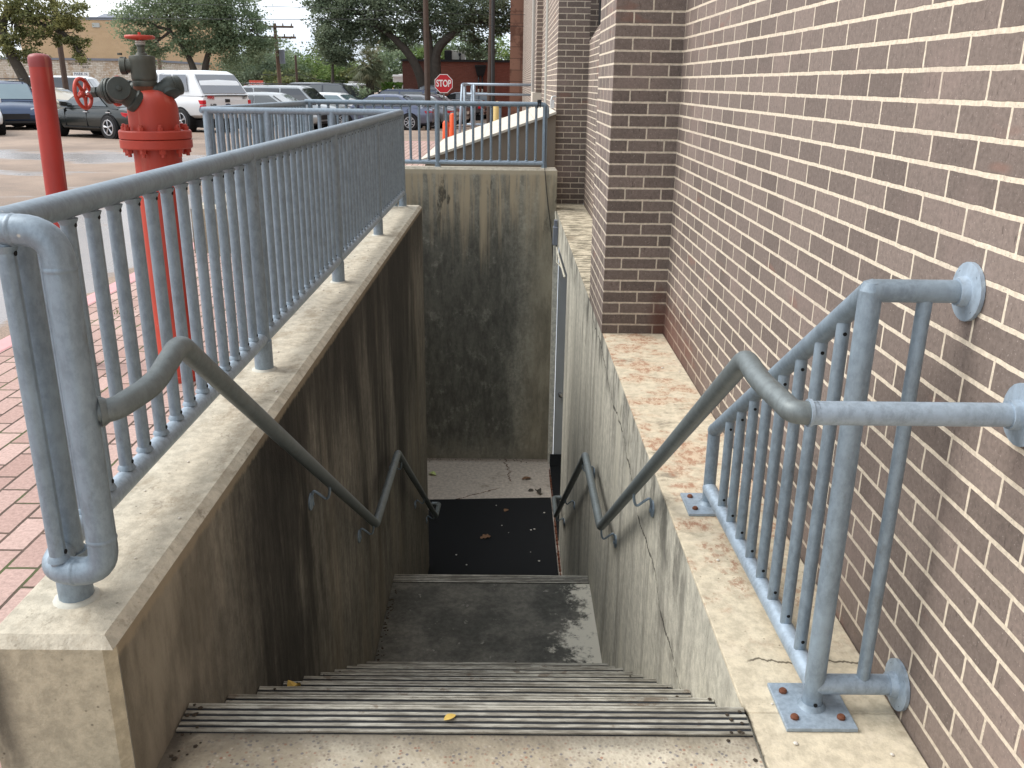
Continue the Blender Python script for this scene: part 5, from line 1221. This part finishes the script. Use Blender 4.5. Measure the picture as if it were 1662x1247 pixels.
wire(A(-60, 6, 42), A(690, 21, 40), -.15, .009, 'upper thin overhead wire crossing the sky to the tall dark pole')
wire(A(693, 21, 40), A(880, 24, 41), .03, .010, 'overhead wire from the tall dark pole to the right, upper one')
wire(A(694, 36, 40), A(850, 43, 41), .03, .010, 'overhead wire from the tall dark pole to the right, lower one')
wire(A(694, 40, 40), A(820, 20, 60), 1.1, .010, 'sagging service wire behind the stop sign')
wire(A(420, 121, 58), A(480, 122, 62), .02, .02, 'low cable in front of the distant green trees')
wire(A(482, 119, 62), A(560, 131, 66), .2, .02, 'low sagging cable right of the short dark pole')

# ------------------------------------------------------------------ trees and plants
def foliage(b, lobes, leaf_s, per, rng, flat=.55, aspect=1.5):
    for (x, y, z, rx, ry, rz, n) in lobes:
        for _ in range(n):
            while True:
                d = Vector((rng.uniform(-1, 1), rng.uniform(-1, 1), rng.uniform(-1, 1)))
                if .15 < d.length < 1: break
            d *= (.72 + .28 * rng.random()) / max(d.length, .55) * d.length ** .4 if d.length else 1
            c = Vector((x + d.x * rx, y + d.y * ry, z + d.z * rz)); cr = rng.uniform(.6, 1.3) * min(rx, rz) * .26
            for k in range(per):
                p = c + Vector((rng.gauss(0, cr), rng.gauss(0, cr), rng.gauss(0, cr * flat)))
                a = Vector((rng.gauss(0, 1), rng.gauss(0, 1), rng.gauss(0, .6))).normalized(); t = a.cross(Vector((rng.gauss(0, 1), rng.gauss(0, 1), rng.gauss(0, 1)))).normalized()
                s_ = leaf_s * rng.uniform(.6, 1.35); a *= s_ * aspect * .5; t *= s_ * .5
                b.quad(p - a, p + t * .9, p + a, p - t * .9)
def limb(b, p0, p1, r0, r1, rng, wob=.12, n=6):
    p0, p1 = Vector(p0), Vector(p1); L = (p1 - p0).length; pts = []
    for k in range(n + 1):
        t = k / n; o_ = Vector((rng.gauss(0, 1), rng.gauss(0, 1), rng.gauss(0, 1))) * (wob * L * .35 * math.sin(math.pi * t))
        pts.append(p0.lerp(p1, t) + o_ + Vector((0, 0, L * .08 * math.sin(math.pi * t))))
    b.tube(pts, r0, 8, radii=[r0 + (r1 - r0) * k / n for k in range(n + 1)]); return pts
def tree(name, label, base, trunks, lobes, mat, leaf_s, per, seed, group='trees round the parking lot', fill=1.0, tr=.3, cat='tree', limbs=3):
    rng = random.Random(seed); root = thing(name, label, cat, (base[0], base[1], -.1), 0, group)
    b = MB(); ends = []
    for t in trunks:
        pts = [Vector(p) for p in t]; n = len(pts); b.tube(fillet(pts, 1.0, 4), tr, 10, radii=None) if False else None
        pts[0].z = GZ(min(base[1], 300)) - .05; fp = fillet(pts, 1.0, 4); b.tube(fp, tr, 10, radii=[tr * (1.15 - .6 * k / (len(fp) - 1)) for k in range(len(fp))]); ends.append(fp[-1]); ends.append(fp[len(fp) * 2 // 3])
    for (x, y, z, rx, ry, rz, n) in lobes:
        c = Vector((x, y, z)); e = min(ends, key=lambda q: (q - c).length)
        pts = limb(b, e, c, tr * .45, tr * .12, rng)
        for k in range(limbs):
            d = Vector((rng.uniform(-1, 1) * rx, rng.uniform(-1, 1) * ry, rng.uniform(-.8, 1) * rz)) * .85
            limb(b, pts[rng.randint(2, 5)], c + d, tr * .16, tr * .04, rng, n=4)
    b.build('trunk', 'bark', root)
    b = MB(); foliage(b, [(*l[:6], int(l[6] * fill)) for l in lobes], leaf_s, per, rng); b.build('crown', mat, root, uv=False)
    return root
def lob(px, py, Y, rx, rz, n, ry=None, dy=0):
    p = at(px, py, Y); return (p.x, Y + dy, p.z, rx, ry or rx * .9, rz, n)
# middle oak (px 180-440)
Y_ = 56; u_ = Y_ / 1442
q = at(320, 130, Y_)
tree('oak_tree', 'broad live oak above the white pickup in the middle left', (q.x, Y_), [[(q.x, Y_, -.1), (q.x, Y_, 1.6), at(303, 84, Y_), at(275, 50, Y_)], [(q.x + .3, Y_ + .3, -.1), (q.x + .3, Y_ + .3, 1.6), at(338, 82, Y_), at(365, 40, Y_)]],
     [lob(222, 40, Y_, 1.3, 1.3, 34), lob(240, 85, Y_, 1.0, .9, 16), lob(275, 15, Y_, 1.8, 1.3, 42), lob(330, 40, Y_, 1.8, 1.4, 50), lob(320, -15, Y_, 2.4, 1.6, 50), lob(385, 35, Y_, 1.6, 1.3, 44), lob(390, 85, Y_, 1.5, 1.1, 34), lob(290, 72, Y_, 1.4, .7, 20), lob(425, 62, Y_, 1.0, .9, 20), lob(360, 75, Y_, 1.3, .7, 20), lob(260, -20, Y_, 1.8, 1.2, 24), lob(375, -5, Y_, 1.5, 1.0, 24)],
     'leaf_oak', .10, 80, 11, tr=.22, fill=1.25)
# big right oak
Y_ = 54; q = at(707, 140, Y_)
tree('oak_tree', 'huge dark oak with spreading limbs behind the stop sign', (q.x, Y_), [[(q.x - .6, Y_, -.1), (q.x - .7, Y_, 1.5), at(668, 92, Y_), at(640, 62, Y_), at(612, 42, Y_)], [(q.x - .1, Y_ + .3, -.1), at(695, 70, Y_), at(687, 20, Y_), at(680, -30, Y_)], [(q.x + .1, Y_ - .2, -.1), at(706, 80, Y_), at(735, 55, Y_), at(760, 35, Y_)]],
     [lob(535, 15, Y_, 1.6, 1.1, 38), lob(550, 48, Y_, 1.2, .8, 26), lob(590, 15, Y_, 2.0, 1.4, 55), lob(600, 55, Y_, 1.5, .9, 30), lob(650, 10, Y_, 2.2, 1.5, 55), lob(640, 60, Y_ + 1, 1.5, .8, 22), lob(715, 10, Y_ + 1, 2.2, 1.6, 55), lob(700, 45, Y_ + 2, 1.8, .9, 28), lob(770, 5, Y_, 2.0, 1.4, 50), lob(772, 72, Y_ + 2, 1.1, .9, 20), lob(755, 35, Y_, 1.6, .8, 24), lob(810, 25, Y_, 1.0, 1.0, 26), lob(600, -30, Y_, 2.6, 1.6, 40), lob(720, -35, Y_, 3.2, 1.6, 50), lob(516, 0, Y_, .9, .8, 16), lob(812, 45, Y_, .8, .5, 10)],
     'leaf_dark', .10, 80, 5, tr=.28, fill=1.15)
Y_ = 53; q = at(540, 132, Y_)
tree('oak_tree', 'small dark round tree left of the palm', (q.x, Y_), [[(q.x + .05, Y_, -.1), (q.x, Y_, 1.4), at(540, 105, Y_)]], [lob(545, 75, Y_, 1.0, 1.05, 40), lob(530, 62, Y_, .7, .7, 18), lob(556, 95, Y_, .7, .5, 16)], 'leaf_dark', .09, 75, 8, tr=.12, fill=1.4)
# left yellowing tree
Y_ = 40; q = at(48, 135, Y_)
tree('pecan_tree', 'yellowing tree with a curved dark trunk at the far left', (q.x, Y_), [[(q.x + .25, Y_, -.1), at(40, 128, Y_), at(15, 85, Y_), at(2, 45, Y_), at(10, 20, Y_), at(32, 17, Y_), at(60, 40, Y_), at(85, 45, Y_)]],
     [lob(20, 5, Y_, 1.1, .6, 24), lob(30, 75, Y_, .9, .8, 28), lob(55, 25, Y_, .9, .7, 24), lob(95, 15, Y_, 1.2, .7, 26), lob(100, 50, Y_, 1.0, .55, 16), lob(70, 65, Y_, .6, .5, 9), lob(125, 70, Y_, .5, .55, 9), lob(135, 92, Y_, .35, .35, 5), lob(20, 50, Y_, .7, .6, 14), lob(118, 30, Y_, .5, .6, 10), lob(50, -15, Y_, 1.6, .6, 18)],
     'leaf_yel', .08, 80, 21, tr=.2, limbs=5, fill=.95)
# backdrop trees, each its own
bk = [(415, 112, 72, 2.2, 1.6, 'leaf_dark', 'dark tree left of the leaning pole'), (455, 112, 74, 2.0, 1.3, 'leaf_oak', 'grey green tree behind the leaning pole'), (438, 88, 78, 2.2, 1.5, 'leaf_oak', 'tall thin crowned tree behind the leaning pole'),
      (500, 118, 76, 2.3, 1.5, 'leaf_green', 'bright green tree behind the short dark pole'), (525, 105, 80, 1.9, 1.8, 'leaf_olive', 'olive yellow tree between pole and small round tree'), (560, 122, 74, 2.2, 1.1, 'leaf_green', 'bright green tree behind the small round tree'),
      (632, 105, 66, 1.3, 1.3, 'leaf_oak', 'grey green tree behind the white shed'), (470, 128, 70, 2.0, .9, 'leaf_olive', 'low olive tree below the leaning pole'), (745, 78, 76, 2.4, 1.4, 'leaf_oak', 'grey green tree behind the rooftop unit'), (812, 88, 80, 1.3, 1.6, 'leaf_green', 'pale green tree behind the stone corner pier'),
      (700, 92, 74, 1.6, .8, 'leaf_green', 'bright green tree just above the brick roof'), (380, 120, 78, 1.8, 1.5, 'leaf_dark', 'dark tree behind the canopy of the white pickup'), (650, 70, 84, 2.0, 1.6, 'leaf_oak', 'hazy tree behind the big oak limbs'), (585, 128, 72, 1.6, .9, 'leaf_olive', 'olive scrub tree behind the palm')]
for i, (px, py, Y, rx, rz, mt_, lb) in enumerate(bk):
    p = at(px, py, Y)
    tree('tree', lb, (p.x, Y), [[(p.x, Y, -.1), (p.x + .1, Y, max(.5, p.z - rz * .4))]], [(p.x, Y, p.z, rx, rx, rz, int(26 * rx)), (p.x + rx * .6, Y, p.z - rz * .5, rx * .7, rx * .7, rz * .7, int(12 * rx)), (p.x - rx * .6, Y, p.z - rz * .55, rx * .7, rx * .7, rz * .7, int(12 * rx))], mt_, .14, 50, 40 + i, group='background trees', tr=.14, limbs=2)
# palm
Y_ = 50; q = at(600, 130, Y_)
pm = thing('palm_tree', 'shaggy fan palm in the middle distance', 'palm', (q.x, Y_, -.1))
b = MB(); b.tube([(q.x, Y_, -.62), (q.x, Y_, 2.3)], .22, 10); b.build('trunk', 'bark', pm)
b = MB(); rng = random.Random(4)
for k in range(230):
    el = rng.uniform(-1.1, 1.35); az = rng.uniform(0, 6.283); Lf = rng.uniform(.75, 1.25); c0 = Vector((q.x, Y_, 2.35)) + Vector((rng.gauss(0, .12), rng.gauss(0, .12), rng.gauss(0, .15)))
    d = Vector((math.cos(az) * math.cos(el), math.sin(az) * math.cos(el), math.sin(el))); hub = c0 + d * Lf * .55
    side_ = d.cross(Vector((0, 0, 1))).normalized(); upv = side_.cross(d).normalized()
    for j in range(9):
        an = (j - 4) * .26; dd = (d * math.cos(an) + side_ * math.sin(an)).normalized(); tip = hub + dd * Lf * .5 - Vector((0, 0, .12 * Lf + .05 * abs(j - 4)))
        w_ = side_ * .022; b.quad(hub - w_, hub + w_, tip)
b.build('crown', 'leaf_palm', pm, uv=False)
b = MB(); rng = random.Random(9)
h1, h2 = at(619, 143, 52), at(652, 143, 52)
for k in range(5200):
    x = rng.uniform(h1.x, h2.x); y = 52 + rng.uniform(0, .9); z = rng.uniform(-.6, at(620, 136, 52).z); s_ = .05
    f = rng.choice((0, 1, 2));
    if f == 0: y = 52 + rng.gauss(0, .03)
    if f == 1: z = at(620, 136, 52).z + rng.gauss(0, .03)
    a = Vector((rng.gauss(0, 1), rng.gauss(0, 1), rng.gauss(0, 1))).normalized() * s_; t = a.cross(Vector((rng.gauss(0, 1), 1, rng.gauss(0, 1)))).normalized() * s_ * .6; p = Vector((x, y, z)); b.quad(p - a, p + t, p + a, p - t)
hd = thing('hedge', 'neat bright green clipped hedge before the white shed', 'hedge', ((h1.x + h2.x) / 2, 52.4, -.1)); b.build('foliage', 'leaf_hedge', hd, uv=False)
for i, (px, lb) in enumerate(((582, 'rounded shrub below the palm, left one'), (603, 'rounded shrub below the palm, right one beside the hedge'))):
    p = at(px, 140, 49 + i); s_ = thing('shrub', lb, 'shrub', (p.x, 49 + i, -.1), 0, 'shrubs below the palm')
    b = MB(); foliage(b, [(p.x, 49 + i, .35, .8, .8, .95, 30)], .12, 30, random.Random(60 + i)); b.build('foliage', 'leaf_oak', s_, uv=False)
# far tree line closing the view
b = MB(); rng = random.Random(77)
for k in range(60):
    x = -75 + k * 2.0; foliage(b, [(x, 135 + rng.uniform(-4, 4), rng.uniform(1.2, 2.6), 2.4, 2, rng.uniform(1.6, 2.8), 16)], .5, 16, rng)
tag(b.build('treeline', 'leaf_olive', uv=False), 'far green wood closing the view', kind='stuff')
